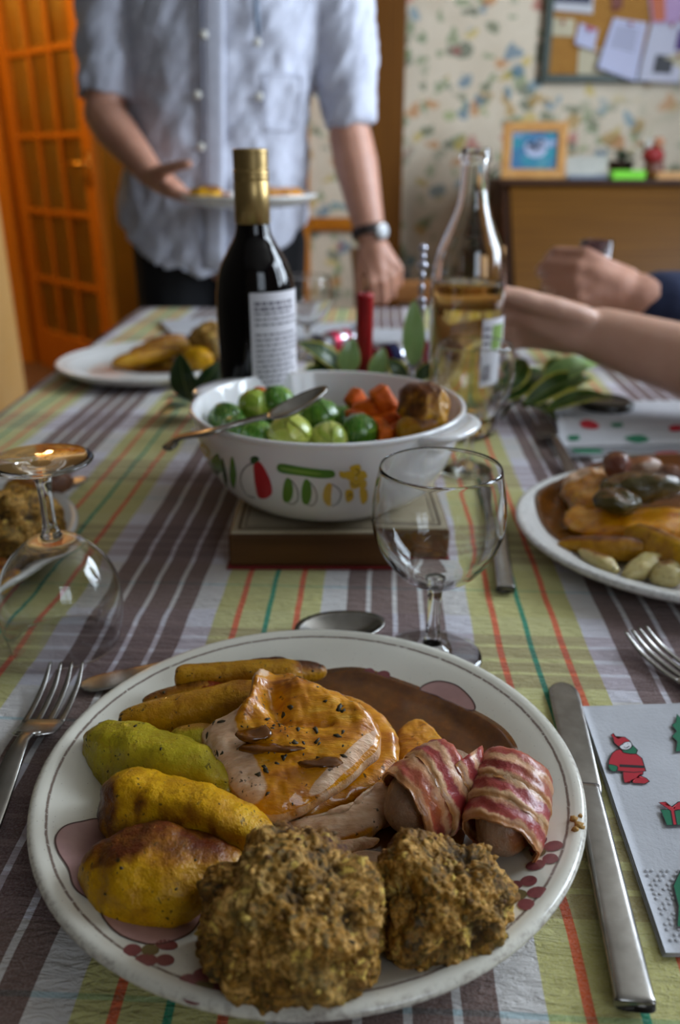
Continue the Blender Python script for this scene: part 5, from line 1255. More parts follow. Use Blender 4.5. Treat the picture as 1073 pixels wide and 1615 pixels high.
def leaf_mesh(base, tip, width, up=(0, 0, 1), arch=.12, fold=.18, roll=0.0):
    base, tip = np.array(base, float), np.array(tip, float); d, s, u = axis_frame(tip - base, up); L = np.linalg.norm(tip - base)
    if roll: s, u = s * math.cos(roll) + u * math.sin(roll), u * math.cos(roll) - s * math.sin(roll)
    V, F, e = [], [], []; n, m = 18, 9
    for side in (0, 1):
        for i in range(n):
            t = i / (n - 1); w = width / 2 * max(math.sin(math.pi * min(t ** .85, 1)) ** .75, .02)
            for k in range(m):
                q = -1 + 2 * k / (m - 1)
                V.append(base + d * L * t + s * w * q + u * (L * arch * math.sin(math.pi * t) + abs(q) * w * fold - side * .0006)); e.append(max(abs(q), 0))
    M = n * m
    for i in range(n - 1):
        for k in range(m - 1): q = [i * m + k, (i + 1) * m + k, (i + 1) * m + k + 1, i * m + k + 1]; F.append(q); F.append([x + M for x in q][::-1])
        for k in (0, m - 1): F.append([i * m + k, (i + 1) * m + k, (i + 1) * m + k + M, i * m + k + M])
    for i in (0, n - 1):
        for k in range(m - 1): F.append([i * m + k, i * m + k + 1, i * m + k + 1 + M, i * m + k + M])
    return V, F, e
def sprig(label, base, leaves, mat):
    base = np.array(base); t = thing('leaf_sprig', label, 'foliage', tuple(base))
    far = np.mean([np.array(l[0]) for l in leaves], axis=0)
    link('stem', *sweep([base, (base + far) / 2 + [0, 0, .004], far], [.0022, .0018, .0012], 8), M_stem, t)
    for l in leaves:
        V, F, e = leaf_mesh(l[0], l[1], l[2], **(l[3] if len(l) > 3 else {})); link('leaf', V, F, (l[4] if len(l) > 4 else mat), t, attrs={'edge': e})
        link('petiole', *sweep([far, (far + np.array(l[0])) / 2 + [0, 0, .002], np.array(l[0])], .0010, 6), M_stem, t)
    return t
sprig('dark glossy leaves left of the bowl, in front of the red bottle', (-0.1629, 1.0218, 0.7530), [((-0.1632, 0.9000, 0.8048), (-0.1705, 0.9000, 0.8569), .030, dict(up=(0, -1, .3), roll=.2)), ((-0.1615, 0.9100, 0.8035), (-0.1291, 0.9300, 0.8427), .020, dict(up=(0, -1, .3))),
    ((-0.1722, 1.0221, 0.7570), (-0.2177, 0.9839, 0.7640), .036, dict(arch=.15)), ((-0.1783, 1.0332, 0.7620), (-0.2250, 1.0324, 0.7720), .020, dict(arch=.1)), ((-0.1524, 0.9200, 0.8044), (-0.1232, 0.9500, 0.8259), .022, dict(up=(0, -1, .5)))], M_bay)
sprig('dark and yellow-edged leaves between the red bottle and the candle', (0.0029, 1.0655, 0.7530), [((0.0064, 0.9900, 0.8112), (-0.0482, 0.9700, 0.8542), .030, dict(up=(0, -.6, .8))), ((0.0085, 0.9800, 0.8136), (0.0142, 0.9800, 0.8581), .026, dict(up=(0, -1, .3)), M_paleleaf),
    ((-0.0011, 0.9900, 0.8050), (-0.0410, 0.9600, 0.8236), .026, dict(up=(0, -.5, .8))), ((0.0394, 0.9700, 0.8115), (0.0504, 0.9700, 0.8484), .022, dict(up=(0, -1, .3)), M_paleleaf), ((-0.0123, 0.9800, 0.8090), (-0.0233, 0.9900, 0.8465), .026, dict(up=(0, -1, .3)), M_bay), ((0.0116, 0.9850, 0.8063), (-0.0004, 0.9850, 0.8364), .020, dict(up=(0, -1, .3)))], M_varieg)
sprig('tall pale green leaf standing between the candle and clear bottle', (0.0881, 0.9556, 0.7530), [((0.0841, 0.9650, 0.8275), (0.0823, 0.9650, 0.9033), .026, dict(up=(0, -1, .1), arch=.05)), ((0.0755, 0.9600, 0.8125), (0.0545, 0.9600, 0.8375), .022, dict(up=(0, -1, .4)), M_varieg), ((0.0869, 0.9650, 0.8112), (0.1116, 0.9650, 0.8334), .018, dict(up=(0, -1, .4)), M_varieg)], M_paleleaf)
sprig('variegated yellow-edged leaves lying right of the clear bottle', (0.1976, 1.0079, 0.7530), [((0.2001, 1.0095, 0.7750), (0.2702, 1.0846, 0.7950), .042, dict(up=(0, -.5, .85), arch=.1)), ((0.2217, 0.9989, 0.7700), (0.3210, 1.0641, 0.7900), .036, dict(up=(0, -.5, .85))),
    ((0.2466, 0.9892, 0.7680), (0.3339, 1.0102, 0.7780), .030, dict(up=(0, -.3, .95))), ((0.2481, 1.0385, 0.7850), (0.3338, 1.0843, 0.8050), .034, dict(up=(0, -.5, .85)), M_paleleaf), ((0.2040, 1.0137, 0.7850), (0.2327, 1.0615, 0.8150), .032, dict(up=(0, -.8, .6))),
    ((0.2008, 1.0278, 0.7570), (0.2602, 0.9788, 0.7600), .038, dict(arch=.2), M_bay), ((0.2583, 1.0508, 0.7900), (0.2927, 1.0694, 0.8100), .034, dict(up=(0, -.6, .8))), ((0.1894, 1.0332, 0.7620), (0.2225, 1.1114, 0.7750), .030, dict(up=(0, -.6, .8)), M_bay)], M_varieg)
def cracker(label, p0, p1, r, mats):
    p0, p1 = np.array(p0), np.array(p1); d, s, u = axis_frame(p1 - p0)
    t = thing('christmas_cracker', label, 'cracker', tuple((p0 + p1) / 2 - [0, 0, r])); L = np.linalg.norm(p1 - p0)
    V, F = sweep([p0 + d * L * k for k in (.27, .29, .5, .71, .73)], [r * .9, r, r, r, r * .9], 24); link('barrel', V, F, mats[0], t)
    for a, b in ((.27, 0), (.73, 1)):
        q = (a - b); V, F = sweep([p0 + d * L * x for x in (a, a - q * .22, a - q * .35, a - q * .7, b)], [r * .85, r * .45, r * .40, r * .85, r * 1.05], 24, caps=False); link('frill', V, F, mats[1], t)
    V, F = sweep([p0 + d * L * k for k in (.44, .56)], [r * 1.03, r * 1.03], 24, caps=False); link('band', V, F, mats[2], t)
foil_navy, foil_red, foil_sil = plain('navy_foil', '#23264e', .25, metal=.4), plain('crimson_foil', '#8a1230', .25, metal=.4), plain('silver_foil', '#c2c2cc', .2, metal=.7)
cracker('navy and crimson foil cracker lying right of the red candle', (0.0455, 1.2471, 0.7720), (0.1282, 1.3001, 0.7720), .021, (foil_navy, foil_red, foil_sil))
foil_pink = plain('pink_foil', '#b8284a', .25, metal=.4)
cracker('pink and silver foil cracker lying left of the red candle', (-0.0372, 1.3621, 0.7700), (0.0273, 1.4405, 0.7700), .018, (foil_pink, foil_sil, foil_sil))
def folded_card(name, label, cat, c, s, m, rot=0):
    o = solo(name, box(c, s, .002, rot=Matrix.Rotation(rot, 3, 'Z')), m, label, cat, smooth=False); return o
folded_card('paper_napkin', 'folded white napkin at the far end of the table by the candle', 'napkin', (-.03, 1.56, TAB + .005), (.15, .12, .008), M_napkin, .2)
folded_card('paper_napkin', 'white napkin at the far end of the table, right of candle', 'napkin', (.115, 1.50, TAB + .005), (.13, .12, .008), M_napkin, -.15)
folded_card('paper_napkin', 'pale napkin on the far left corner of the table', 'napkin', (-.250, 1.62, TAB + .004), (.16, .14, .006), M_napkin, .35)
def coaster():
    c = (0.3320, 1.0300, 0.7580)
    solo('coaster', lathe([(0, 0), (.030, 0), (.033, .003), (.033, .009), (.029, .012), (.026, .0095), (0, .009)], (c[0], c[1], TAB + .009), 40), plain('dark_bowl_glaze', '#2a2620', .3), 'small dark round dish behind the far printed napkin', 'dish')
coaster()

# ------------------------------------------------------------------ people
def m_skin(name, c1, c2):
    t = NT(name); b = t.ramp(t.noise(22, 4, .6), [(.3, c1), (.7, c2)])
    return t.fin(base=b, rough=.45, sss=.25, sssr=.006, normal=t.bump(t.noise(140, 4, .6), .25, .0015))
M_skin = m_skin('skin_ruddy', '#b07e68', '#c08e78')
M_skinfair = m_skin('skin_fair', '#c4957e', '#d0a48e')
M_nail = plain('fingernail', '#d8aca0', .25)
def hand(w, f, n, ts, curls=(.5, .5, .5, .5), thumb=(.6, .8, .15), k=1.0, thumb_bend=.35):
    """Limb list of a hand: wrist, forward, palm normal, thumb side (+1/-1), curl per finger."""
    w, f, n = (np.array(q, float) for q in (w, f, n)); f /= np.linalg.norm(f); n = n - f * (n @ f); n /= np.linalg.norm(n); s = np.cross(f, n) * ts
    caps = [(w - f * .01, w + f * .035 * k, .0235 * k, .0250 * k), (w + f * .03 * k, w + f * .07 * k + s * .008 * k, .024 * k, .018 * k), (w + f * .03 * k - s * .008 * k, w + f * .062 * k - s * .016 * k, .022 * k, .016 * k)]
    offs = (.030, .0100, -.0105, -.0295); reach = (.088, .093, .088, .078); lens = ((.042, .026, .020), (.046, .029, .021), (.042, .027, .020), (.034, .021, .018)); tips = []
    for o, r, ls, c in zip(offs, reach, lens, curls):
        kn = w + f * r * k + s * o * k; caps.append((w + f * .02 * k + s * o * .5 * k, kn, .0130 * k, .0112 * k)); p, a = kn, 0
        for q, (l, m) in enumerate(zip(ls, (.9, 1.15, .75))):
            a += c * m; e = p + (f * math.cos(a) + n * math.sin(a)) * l * k; caps.append((p, e, (.0098, .0088, .0080)[q] * k, (.0090, .0081, .0070)[q] * k)); p = e
        tips.append(p)
    b = w + f * .022 * k + s * .020 * k; td = f * thumb[0] + s * thumb[1] + n * thumb[2]; td /= np.linalg.norm(td); p = b
    for q, l in enumerate((.044, .034, .027)):
        e = p + td * l * k; caps.append((p, e, (.0138, .0112, .0100)[q] * k, (.0118, .0102, .0082)[q] * k)); p = e
        td = td + f * thumb_bend * .6 + n * thumb_bend * .3 - s * thumb_bend * .4; td /= np.linalg.norm(td)
    tips.append(p)
    return caps, tips, s
def limb(pts, rads): return [(pts[i], pts[i + 1], rads[i], rads[i + 1]) for i in range(len(pts) - 1)]
def head_parts(c, look):
    """Skull, jaw, nose, ears and brow of a head centred at c looking along look."""
    c = np.array(c, float); l = np.array(look, float); l /= np.linalg.norm(l); s = np.cross(l, (0, 0, 1)); s /= np.linalg.norm(s); u = np.cross(s, l)
    rot = Matrix((Vector(s), Vector(l), Vector(u))).transposed(); P = lambda x, y, z: tuple(c + s * x + l * y + u * z)
    el = [(P(0, -.008, .022), (.074, .094, .088), rot), (P(0, .022, -.040), (.058, .066, .070), rot), (P(0, .050, -.088), (.030, .030, .024), rot)]
    for x in (-1, 1): el += [(P(.076 * x, -.005, -.015), (.010, .020, .032), rot), (P(.030 * x, .072, .018), (.022, .012, .009), rot)]
    caps = [(P(0, .082, .012), P(0, .104, -.028), .008, .013), (P(-.022, .078, -.058), P(.022, .078, -.058), .007, .007), (P(-.018, .076, -.068), P(.018, .076, -.068), .007, .007)]
    return el, caps, P, rot
def face(t, P, hair, brow=True):
    iris, white, lips = plain('eye_iris', '#3c4a52', .2), plain('eye_white', '#d6d2cc', .2), plain('lips', '#9a5a52', .5)
    for x in (-.031, .031):
        V, F = ico(3); link('eye', V * .0115 + np.array(P(x, .076, .000)), F, white, t)
        V, F = ico(2); link('iris', V * np.array([.006, .006, .006]) + np.array(P(x, .0855, .000)), F, iris, t)
        link('eyebrow', *sweep([P(x - .018, .084, .022), P(x, .088, .027), P(x + .018, .084, .022)], [.002, .004, .002], 8), hair, t)
    link('mouth', *sweep([P(-.024, .083, -.062), P(0, .088, -.063), P(.024, .083, -.062)], [.002, .0045, .002], 8), lips, t)
def hair_cap(t, P, rot, m, extra=()):
    el = [(P(0, -.018, .036), (.081, .096, .086), rot), (P(0, -.060, -.02), (.070, .050, .060), rot)] + [(P(*a), b, rot) for a, b in extra]
    V, F = fuse([], .006, 3, el); link('hair', *rough_up((V, F), .004, 60, 3), m, t)
M_hair_dark, M_hair_grey = plain('dark_brown_hair', '#2e2018', .6), plain('grey_hair', '#8d8780', .6)

# the man in white, standing at the far end
RE, RW = (-0.4879, 1.9300, 1.1283), (-0.3749, 1.8000, 1.0212)
LE, LW = (0.0206, 1.9500, 1.0929), (0.0657, 1.9000, 0.8913)
def man():
    t = thing('person', 'man in a white short-sleeved jacket standing at the far end of the table', 'person', (-.25, 1.98, 0))
    hr, tips_r, _ = hand(RW, (.78, -.42, -.46), (.42, .05, .90), 1, (.30, .32, .34, .38), (.70, .45, .55), 1.05, .3)
    hl, tips_l, _ = hand(LW, (.34, -.42, -.84), (-.10, .85, -.50), -1, (.95, 1.0, 1.0, 1.05), (.75, .45, .45), 1.08)
    el, hc, P, rot = head_parts((-.225, 1.94, 1.625), (0, -.85, -.35))
    caps = limb([(-.43, 1.98, 1.375), RE, RW], [.046, .041, .028]) + limb([(-.02, 1.98, 1.375), LE, LW], [.046, .043, .033]) + hr + hl + hc
    fr = np.array(RE) * .72 + np.array(RW) * .28; fl = np.array(LE) * .72 + np.array(LW) * .28
    caps += [(RE, fr, .041, .043), (fr, RW, .043, .028), (LE, fl, .045, .047), (fl, LW, .047, .032)]
    caps += [((-.23, 1.98, 1.40), (-.226, 1.955, 1.56), .068, .058), ((-.40, 1.98, 1.39), (-.05, 1.98, 1.38), .065, .065)]
    for sx in (-1, 1): caps += limb([(-.27 + .09 * sx, 1.99, .90), (-.28 + .10 * sx, 1.98, .50), (-.29 + .11 * sx, 2.00, .09)], [.088, .058, .042])
    el += [((-.24, 1.985, 1.24), (.165, .105, .20), None), ((-.26, 1.985, 1.02), (.155, .10, .17), None), ((-.27, 1.985, .90), (.165, .11, .12), None)]
    V, F = fuse(caps, .0045, 5, el); link('body', V, F, M_skin, t)
    face(t, P, M_hair_dark); hair_cap(t, P, rot, M_hair_dark)
    # short-sleeved jacket
    rings, n = 26, 64; V, F = [], []
    key = [(0, -.228, 1.965, .082, .078), (.06, -.230, 1.975, .15, .095), (.13, -.230, 1.98, .215, .112), (.30, -.238, 1.98, .208, .125), (.55, -.245, 1.98, .188, .125), (.75, -.265, 1.98, .196, .134), (1, -.282, 1.98, .205, .142)]
    for i in range(rings):
        q = i / (rings - 1); cx, cy, rx, ry = (float(np.interp(q, [k[0] for k in key], [k[m] for k in key])) for m in (1, 2, 3, 4))
        for a in range(n):
            th = 2 * math.pi * a / n; ca, sa = math.cos(th), math.sin(th); ca2 = math.copysign(abs(ca) ** .85, ca); sa2 = math.copysign(abs(sa) ** .85, sa)
            hem = .815 + .105 * abs(ca) ** 2.2; V.append((cx + rx * ca2, cy + ry * sa2, 1.485 * (1 - q) + hem * q))
    for i in range(rings - 1):
        for a in range(n): b = (a + 1) % n; F.append([i * n + a, (i + 1) * n + a, (i + 1) * n + b, i * n + b])
    F += [list(range(n)), list(range((rings - 1) * n, rings * n))[::-1]]
    rh, lh = np.array((-0.4820, 1.9450, 1.1574)), np.array((0.0206, 1.9550, 1.1100))
    sl = [sweep(catmull([(-.33, 1.98, 1.40), (-.425, 1.98, 1.385), (-.465, 1.97, 1.29), rh], 14), np.interp(np.linspace(0, 1, 14), [0, .4, 1], [.085, .078, .0585]), 28, sec=(1, 1), up=(0, 1, 0)),
          sweep(catmull([(-.12, 1.98, 1.40), (-.026, 1.98, 1.38), (.006, 1.975, 1.28), lh], 14), np.interp(np.linspace(0, 1, 14), [0, .4, 1], [.086, .078, .0560]), 28, up=(0, 1, 0))]
    V, F = fuse([], .0062, 3, [], [(V, F)] + sl); N = normals_of(V, F); h = np.zeros(len(V))
    for i, v in enumerate(V):
        x, y, z = v; lower = min(max((1.40 - z) / .5, 0), 1)
        h[i] = .0125 * lower * mn.fractal(Vector((x * 17 + z * 5, y * 10, z * 4.0)), 1, 2, 2) + .0075 * mn.fractal(Vector((x * 24 - z * 14, y * 20, z * 16)), 1, 2, 3)
    wht = noisy('white_cotton', '#b4b6c4', '#bfc2d0', 40, .8, .0008, 600)
    jacket = link('jacket', V + N * h[:, None], F, wht, t)
    # placket, buttons, pocket, neckline, lanyard
    seam = plain('jacket_seam', '#9b9dad', .85); blue = plain('blue_undershirt', '#1f4f96', .8); btn = plain('jacket_button', '#d2cfc6', .35)
    def fy(x, z): return 1.98 - (.122 + .013 * max(0, (1.1 - z) / .25)) * math.sqrt(max(0, 1 - ((x + .245) / .205) ** 2)) - .0115
    xs0, xs1 = (-0.2732, 1.8500, 0.9868)[0], (-0.2713, 1.8500, 1.1611)[0]
    def strip(name, xa, za, xb, zb, w, th, m):
        k = 16; return link(name, *sweep([(xa + (xb - xa) * i / k, fy(xa + (xb - xa) * i / k, za + (zb - za) * i / k) + th * .35, za + (zb - za) * i / k) for i in range(k + 1)], np.array([[w / 2, th / 2]] * (k + 1)), 10, up=(0, 1, 0), power=4), m, jacket)
    strip('placket', -.262, .835, -.232, 1.44, .040, .008, wht); strip('placket_seam', -.284, .835, -.255, 1.44, .003, .011, seam)
    for px in [(-0.2772, 1.8500, 1.0675), (-0.2788, 1.8500, 1.1611), (-0.1596, 1.8500, 1.1588), (-0.1598, 1.8500, 1.2529), (-0.2599, 1.8500, 1.2646)]:
        link('button', *lathe([(0, -.002), (.007, -.002), (.008, .001), (.006, .003), (0, .0025)], (px[0], fy(px[0], px[2]) - .001, px[2]), 16, rot=Matrix.Rotation(R(90), 3, 'X')), btn, jacket)
    for a, b in (((-.150, 1.20), (-.078, 1.20)), ((-.150, 1.20), (-.146, 1.10)), ((-.078, 1.20), (-.082, 1.10)), ((-.146, 1.10), (-.082, 1.10))): strip('pocket_edge', a[0], a[1], b[0], b[1], .0025, .003, wht)
    V, F = ico(4); link('undershirt', V * np.array([.050, .020, .085]) + np.array([-.205, 1.895, 1.435]), F, blue, t)
    for sx in (-1, 1): link('collar', *sweep([(-.215 + sx * .060, 1.93, 1.478), (-.213 + sx * .052, 1.885, 1.44), (-.211 + sx * .026, 1.862, 1.36)], np.array([[.020, .005], [.024, .005], [.012, .004]]), 12, up=(0, -1, .3), power=3), wht, jacket)
    link('lanyard', *sweep([(-.165, 1.875, 1.46), (-.160, 1.853, 1.36), (-.158, 1.848, 1.29), (-.156, 1.846, 1.262)], [.0035, .0035, .005, .003], 10), plain('lanyard_blue', '#56687e', .5), t)
    # dark trousers and shoes
    tc = []; te = [((-.27, 1.985, .90), (.178, .125, .11), None)]
    for sx in (-1, 1): tc += limb([(-.27 + .088 * sx, 1.99, .88), (-.28 + .10 * sx, 1.98, .50), (-.29 + .11 * sx, 2.00, .05)], [.108, .080, .066])
    V, F = fuse(tc, .008, 4, te); link('trousers', V, F, plain('black_trousers', '#0b0c12', .85), t)
    for sx in (-1, 1):
        V, F = fuse([((-.29 + .11 * sx, 2.03, .045), (-.29 + .125 * sx, 1.84, .035), .045, .036)], .006, 3); V[:, 2] = np.maximum(V[:, 2], 0.0); link('shoe', V, F, plain('black_leather', '#120f0d', .4), t)
    # wristwatch
    d, s, u = axis_frame(np.array(LW) - np.array(LE), (0, 1, 0)); wc = np.array(LW) - d * .012
    ring = [wc + (s * math.cos(a) + u * math.sin(a)) * .0365 for a in np.linspace(0, 2 * math.pi, 33)]
    link('watch_strap', *sweep(ring, np.array([[.003, .010]] * 33), 10, up=tuple(d), caps=False, power=4), plain('watch_strap', '#2a1c16', .5), t)
    fd = np.array([.62, -.78, .05]); fd /= np.linalg.norm(fd); q = Vector(fd).to_track_quat('Z', 'Y').to_matrix()
    w = link('watch_case', *lathe([(0, -.003), (.017, -.003), (.0185, .001), (.0175, .0055), (.0155, .0065), (0, .0065)], tuple(wc + fd * .037), 32, rot=q), M_steel, t)
    link('watch_dial', *lathe([(0, .0068), (.0145, .0068), (.0145, .0072), (0, .0074)], tuple(wc + fd * .037), 28, rot=q), plain('watch_dial', '#c9ccd0', .2), w)
man()

def diner(label, y, x0, hand_caps, arm, arm_r, sleeve_from, top_mat, skin, hair, look, yaw=0.0, voxel=.0045, nail=None, long_hair=False):
    """A seated guest on the right of the table; arm: shoulder, elbow, wrist of the arm in view."""
    t = thing('person', label, 'person', (x0, y, 0))
    el, hc, P, rot = head_parts((x0 - .09, y, 1.27), look)
    side = 1 if arm[0][1] > y else -1
    other = [(x0 - .02, y - side * .19, 1.00), (x0 - .10, y - side * .23, .74), (x0 - .26, y - side * .14, .60)]
    ho, _, _ = hand(other[2], (-.9, side * .3, -.1), (0, 0, -1), -side, (.3, .3, .3, .3))
    caps = limb(arm, arm_r) + hand_caps + hc + limb(other, [.050, .040, .028]) + ho
    m = np.array(arm[1]) * .70 + np.array(arm[2]) * .30; caps += [(arm[1], m, arm_r[1], arm_r[1] * 1.05), (m, arm[2], arm_r[1] * 1.05, arm_r[2])]
    caps += [((x0 - .02, y, 1.02), (x0 - .075, y, 1.20), .060, .052), ((x0 - .02, y - .15, 1.00), (x0 - .02, y + .15, 1.00), .058, .058)]
    for sy in (-1, 1): caps += limb([(x0 + .02, y + .09 * sy, .53), (x0 - .40, y + .11 * sy, .52), (x0 - .38, y + .11 * sy, .10), (x0 - .50, y + .12 * sy, .045)], [.080, .058, .042, .032])
    el += [((x0 - .01, y, .84), (.100, .155, .20), None), ((x0 + .01, y, .62), (.11, .155, .15), None)]
    V, F = fuse(caps, voxel, 9, el); link('body', V, F, skin, t)
    face(t, P, hair); hair_cap(t, P, rot, hair, [((0, -.075, -.10), (.075, .04, .11))] if long_hair else ())
    a0, a1 = np.array(arm[0]), np.array(arm[1]); tc = [((x0 - .01, y - .15, .985), (x0 - .01, y + .15, .985), .072, .072)]
    if sleeve_from == 'short': tc += [(a0, a0 * .5 + a1 * .5, .066, .060)]
    else: sw = np.array(arm[2]); tc += [(a0, a1, .066, .058), (a1, a1 * .15 + sw * .85 if False else a1 + (sw - a1) * sleeve_from, .058, .043)]
    tc += [(other[0], other[1], .064, .056), (other[1], np.array(other[1]) * .3 + np.array(other[2]) * .7, .055, .042)]
    V, F = fuse(tc, .007, 4, [((x0, y, .82), (.122, .178, .22), None), ((x0 + .01, y, .63), (.125, .172, .12), None)])
    link('top', *rough_up((V, F), .006, 14, int(y * 10), 3), top_mat, t)
    lc = []
    for sy in (-1, 1): lc += limb([(x0 + .02, y + .09 * sy, .54), (x0 - .40, y + .11 * sy, .53), (x0 - .385, y + .11 * sy, .12)], [.095, .072, .058])
    V, F = fuse(lc, .008, 4, [((x0 + .02, y, .55), (.12, .17, .085), None)]); link('trousers', V, F, plain('dark_denim', '#1c2233', .85), t)
    for sy in (-1, 1):
        V, F = fuse([((x0 - .36, y + .11 * sy, .045), (x0 - .55, y + .12 * sy, .036), .044, .036)], .006, 3); V[:, 2] = np.maximum(V[:, 2], 0.0); link('shoe', V, F, MATS['black_leather'], t)
    if nail is not None:
        c, d = np.array(nail[0]), np.array(nail[1]); V, F = ico(3); q = Vector(d).to_track_quat('X', 'Z').to_matrix()
        link('fingernail', [tuple(np.array(q @ Vector((v[0] * .0075, v[1] * .0050, v[2] * .0018))) + c) for v in V], F, M_nail, t)
    return t
AW = (0.3176, 1.0450, 0.8484)
AE = (AW[0] + .222, AW[1] - .135, AW[2] - .050)
hA, tipsA, sA = hand(AW, (-1, .10, .17), (-.10, -.78, -.62), 1, (.22, .55, .70, .82), (.93, .30, .12), 1.16, .08)
diner('guest reaching a bare forearm across the table from the right', .84, .90, hA, [(.83, 1.03, 1.00), AE, AW], [.050, .047, .0345], 'short', noisy('grey_knit', '#6a6a70', '#7a7a80', 60, .9), M_skinfair, M_hair_dark, (-.9, .3, -.2),
      nail=(tipsA[4] + np.array([.006, -.004, .007]), (-1, 0, .1)), long_hair=True)
BW = (0.4502, 1.3000, 0.8561)
BE = (BW[0] + .235, BW[1] + .03, BW[2] - .030)
hB, tipsB, sB = hand(BW, (-.93, .05, .30), (-.12, .90, -.35), -1, (.75, .78, .85, .95), (.75, .30, .55), 1.12, .6)
diner('guest in a navy sleeve holding a small dark glass, behind the reaching arm', 1.44, .96, hB, [(.90, 1.28, 1.00), BE, BW], [.052, .046, .034], .90, plain('navy_wool', '#101a38', .9), M_skin, M_hair_grey, (-.95, -.2, -.1))
def tumbler():
    x, y = (0.3868, 1.3350, 0.8962)[:2]; z0 = .842
    dk = NT('smoky_glass'); dk.fin(base='#6b5560', rough=.03, trans=.9, ior=1.45)
    solo('tumbler', lathe([(0, 0), (.020, 0), (.0215, .004), (.0240, .092), (.0225, .092), (.0205, .008), (0, .007)], (x, y, z0), 40), dk.m, 'small dark drinking glass gripped by the guest in navy', 'glass')
tumbler()

# ------------------------------------------------------------------ chairs
def chair(label, x, y, yaw, group=None):
    t = thing('dining_chair', label, 'chair', (x, y, 0), group); rot = Matrix.Rotation(yaw, 3, 'Z')
    def W(vf): return [tuple(rot @ Vector(v) + Vector((x, y, 0))) for v in vf[0]], vf[1]
    L = lambda n, vf, m: link(n, *W(vf), m, t)
    L('seat', box((0, .02, .445), (.42, .40, .035), .010), M_chair)
    for sx in (-1, 1):
        L('leg', sweep([(.18 * sx, -.16, 0), (.18 * sx, -.16, .43)], [.017, .021], 10), M_chairZ)
        L('back_post', sweep([(.142 * sx, .23, 0), (.142 * sx, .21, .45), (.145 * sx, .225, .74), (.146 * sx, .235, .80), (.149 * sx, .24, .868)], [.019, .020, .016, .0155, .021], 14), M_chairZ)
        L('stretcher', sweep([(.18 * sx, -.16, .20), (.143 * sx, .22, .20)], .010, 8), M_chair)
    L('back_rail', box((0, .232, .775), (.285, .020, .050), .006), M_chair); L('back_rail', box((0, .222, .62), (.28, .018, .040), .006), M_chair)
    L('stretcher', sweep([(-.173, .03, .20), (.173, .03, .20)], .010, 8), M_chair); L('front_rail', box((0, -.16, .40), (.33, .020, .05), .004), M_chair)
    return t
chair('wooden ladder-back chair at the table end under the man\'s left hand', .205, 1.685, 0.06)
chair('wooden chair under the guest who is reaching across', .93, .84, -math.pi / 2, None)
chair('wooden chair under the guest in the navy sleeve', .99, 1.44, -math.pi / 2, None)

# ------------------------------------------------------------------ bureau and what stands on it
def bureau():
    x0, x1 = .525, 1.45; cx = (x0 + x1) / 2
    t = thing('bureau', 'oak writing bureau with a sloping front against the papered wall', 'bureau', (cx, 3.05, 0))
    side = [(2.93, .968), (3.27, .968), (3.27, .06), (2.72, .06), (2.72, .66)]
    for x, nm in ((x0, 'side_panel'), (x1 - .02, 'side_panel')):
        V = [(x, y, z) for y, z in side] + [(x + .02, y, z) for y, z in side]; F = [[0, 1, 2, 3, 4], [9, 8, 7, 6, 5]] + [[i, i + 5, (i + 1) % 5 + 5, (i + 1) % 5] for i in range(5)]
        link(nm, V, F, M_oakdark, t, smooth=False)
    link('top_board', *box((cx, 3.085, .974), (x1 - x0 + .03, .37, .018), .004), M_oakdark, t, smooth=False)
    V = [(x, y + dy, z + dz) for x in (x0 + .02, x1 - .02) for dy, dz in ((0, 0), (.014, .010)) for y, z in ((2.915, .962), (2.705, .665))]
    F = [[0, 1, 5, 4], [2, 6, 7, 3], [0, 4, 6, 2], [1, 3, 7, 5], [0, 2, 3, 1], [4, 5, 7, 6]]
    f = link('fall_front', V, F, M_oak, t, smooth=False)
    link('keyhole_plate', *lathe([(0, 0), (.012, 0), (.013, .002), (0, .003)], (cx, 2.898, .925), 20, rot=Matrix.Rotation(R(55), 3, 'X')), M_brass, f)
    link('back_board', *box((cx, 3.262, .51), (x1 - x0 - .04, .012, .88), .001), M_oakdark, t, smooth=False)
    for k in range(3):
        d = link('drawer', *box((cx, 2.735, .555 - k * .19), (x1 - x0 - .05, .03, .175), .004), M_oak, t, smooth=False)
        for sx in (-.25, .25): link('drawer_knob', *lathe([(0, 0), (.008, 0), (.008, .010), (.016, .018), (.012, .026), (0, .028)], (cx + sx, 2.72, .555 - k * .19), 20, rot=Matrix.Rotation(R(90), 3, 'X')), M_brass, d)
    link('plinth', *box((cx, 3.0, .03), (x1 - x0 - .02, .52, .06), .003), M_oakdark, t, smooth=False)
bureau()
DZ = .983
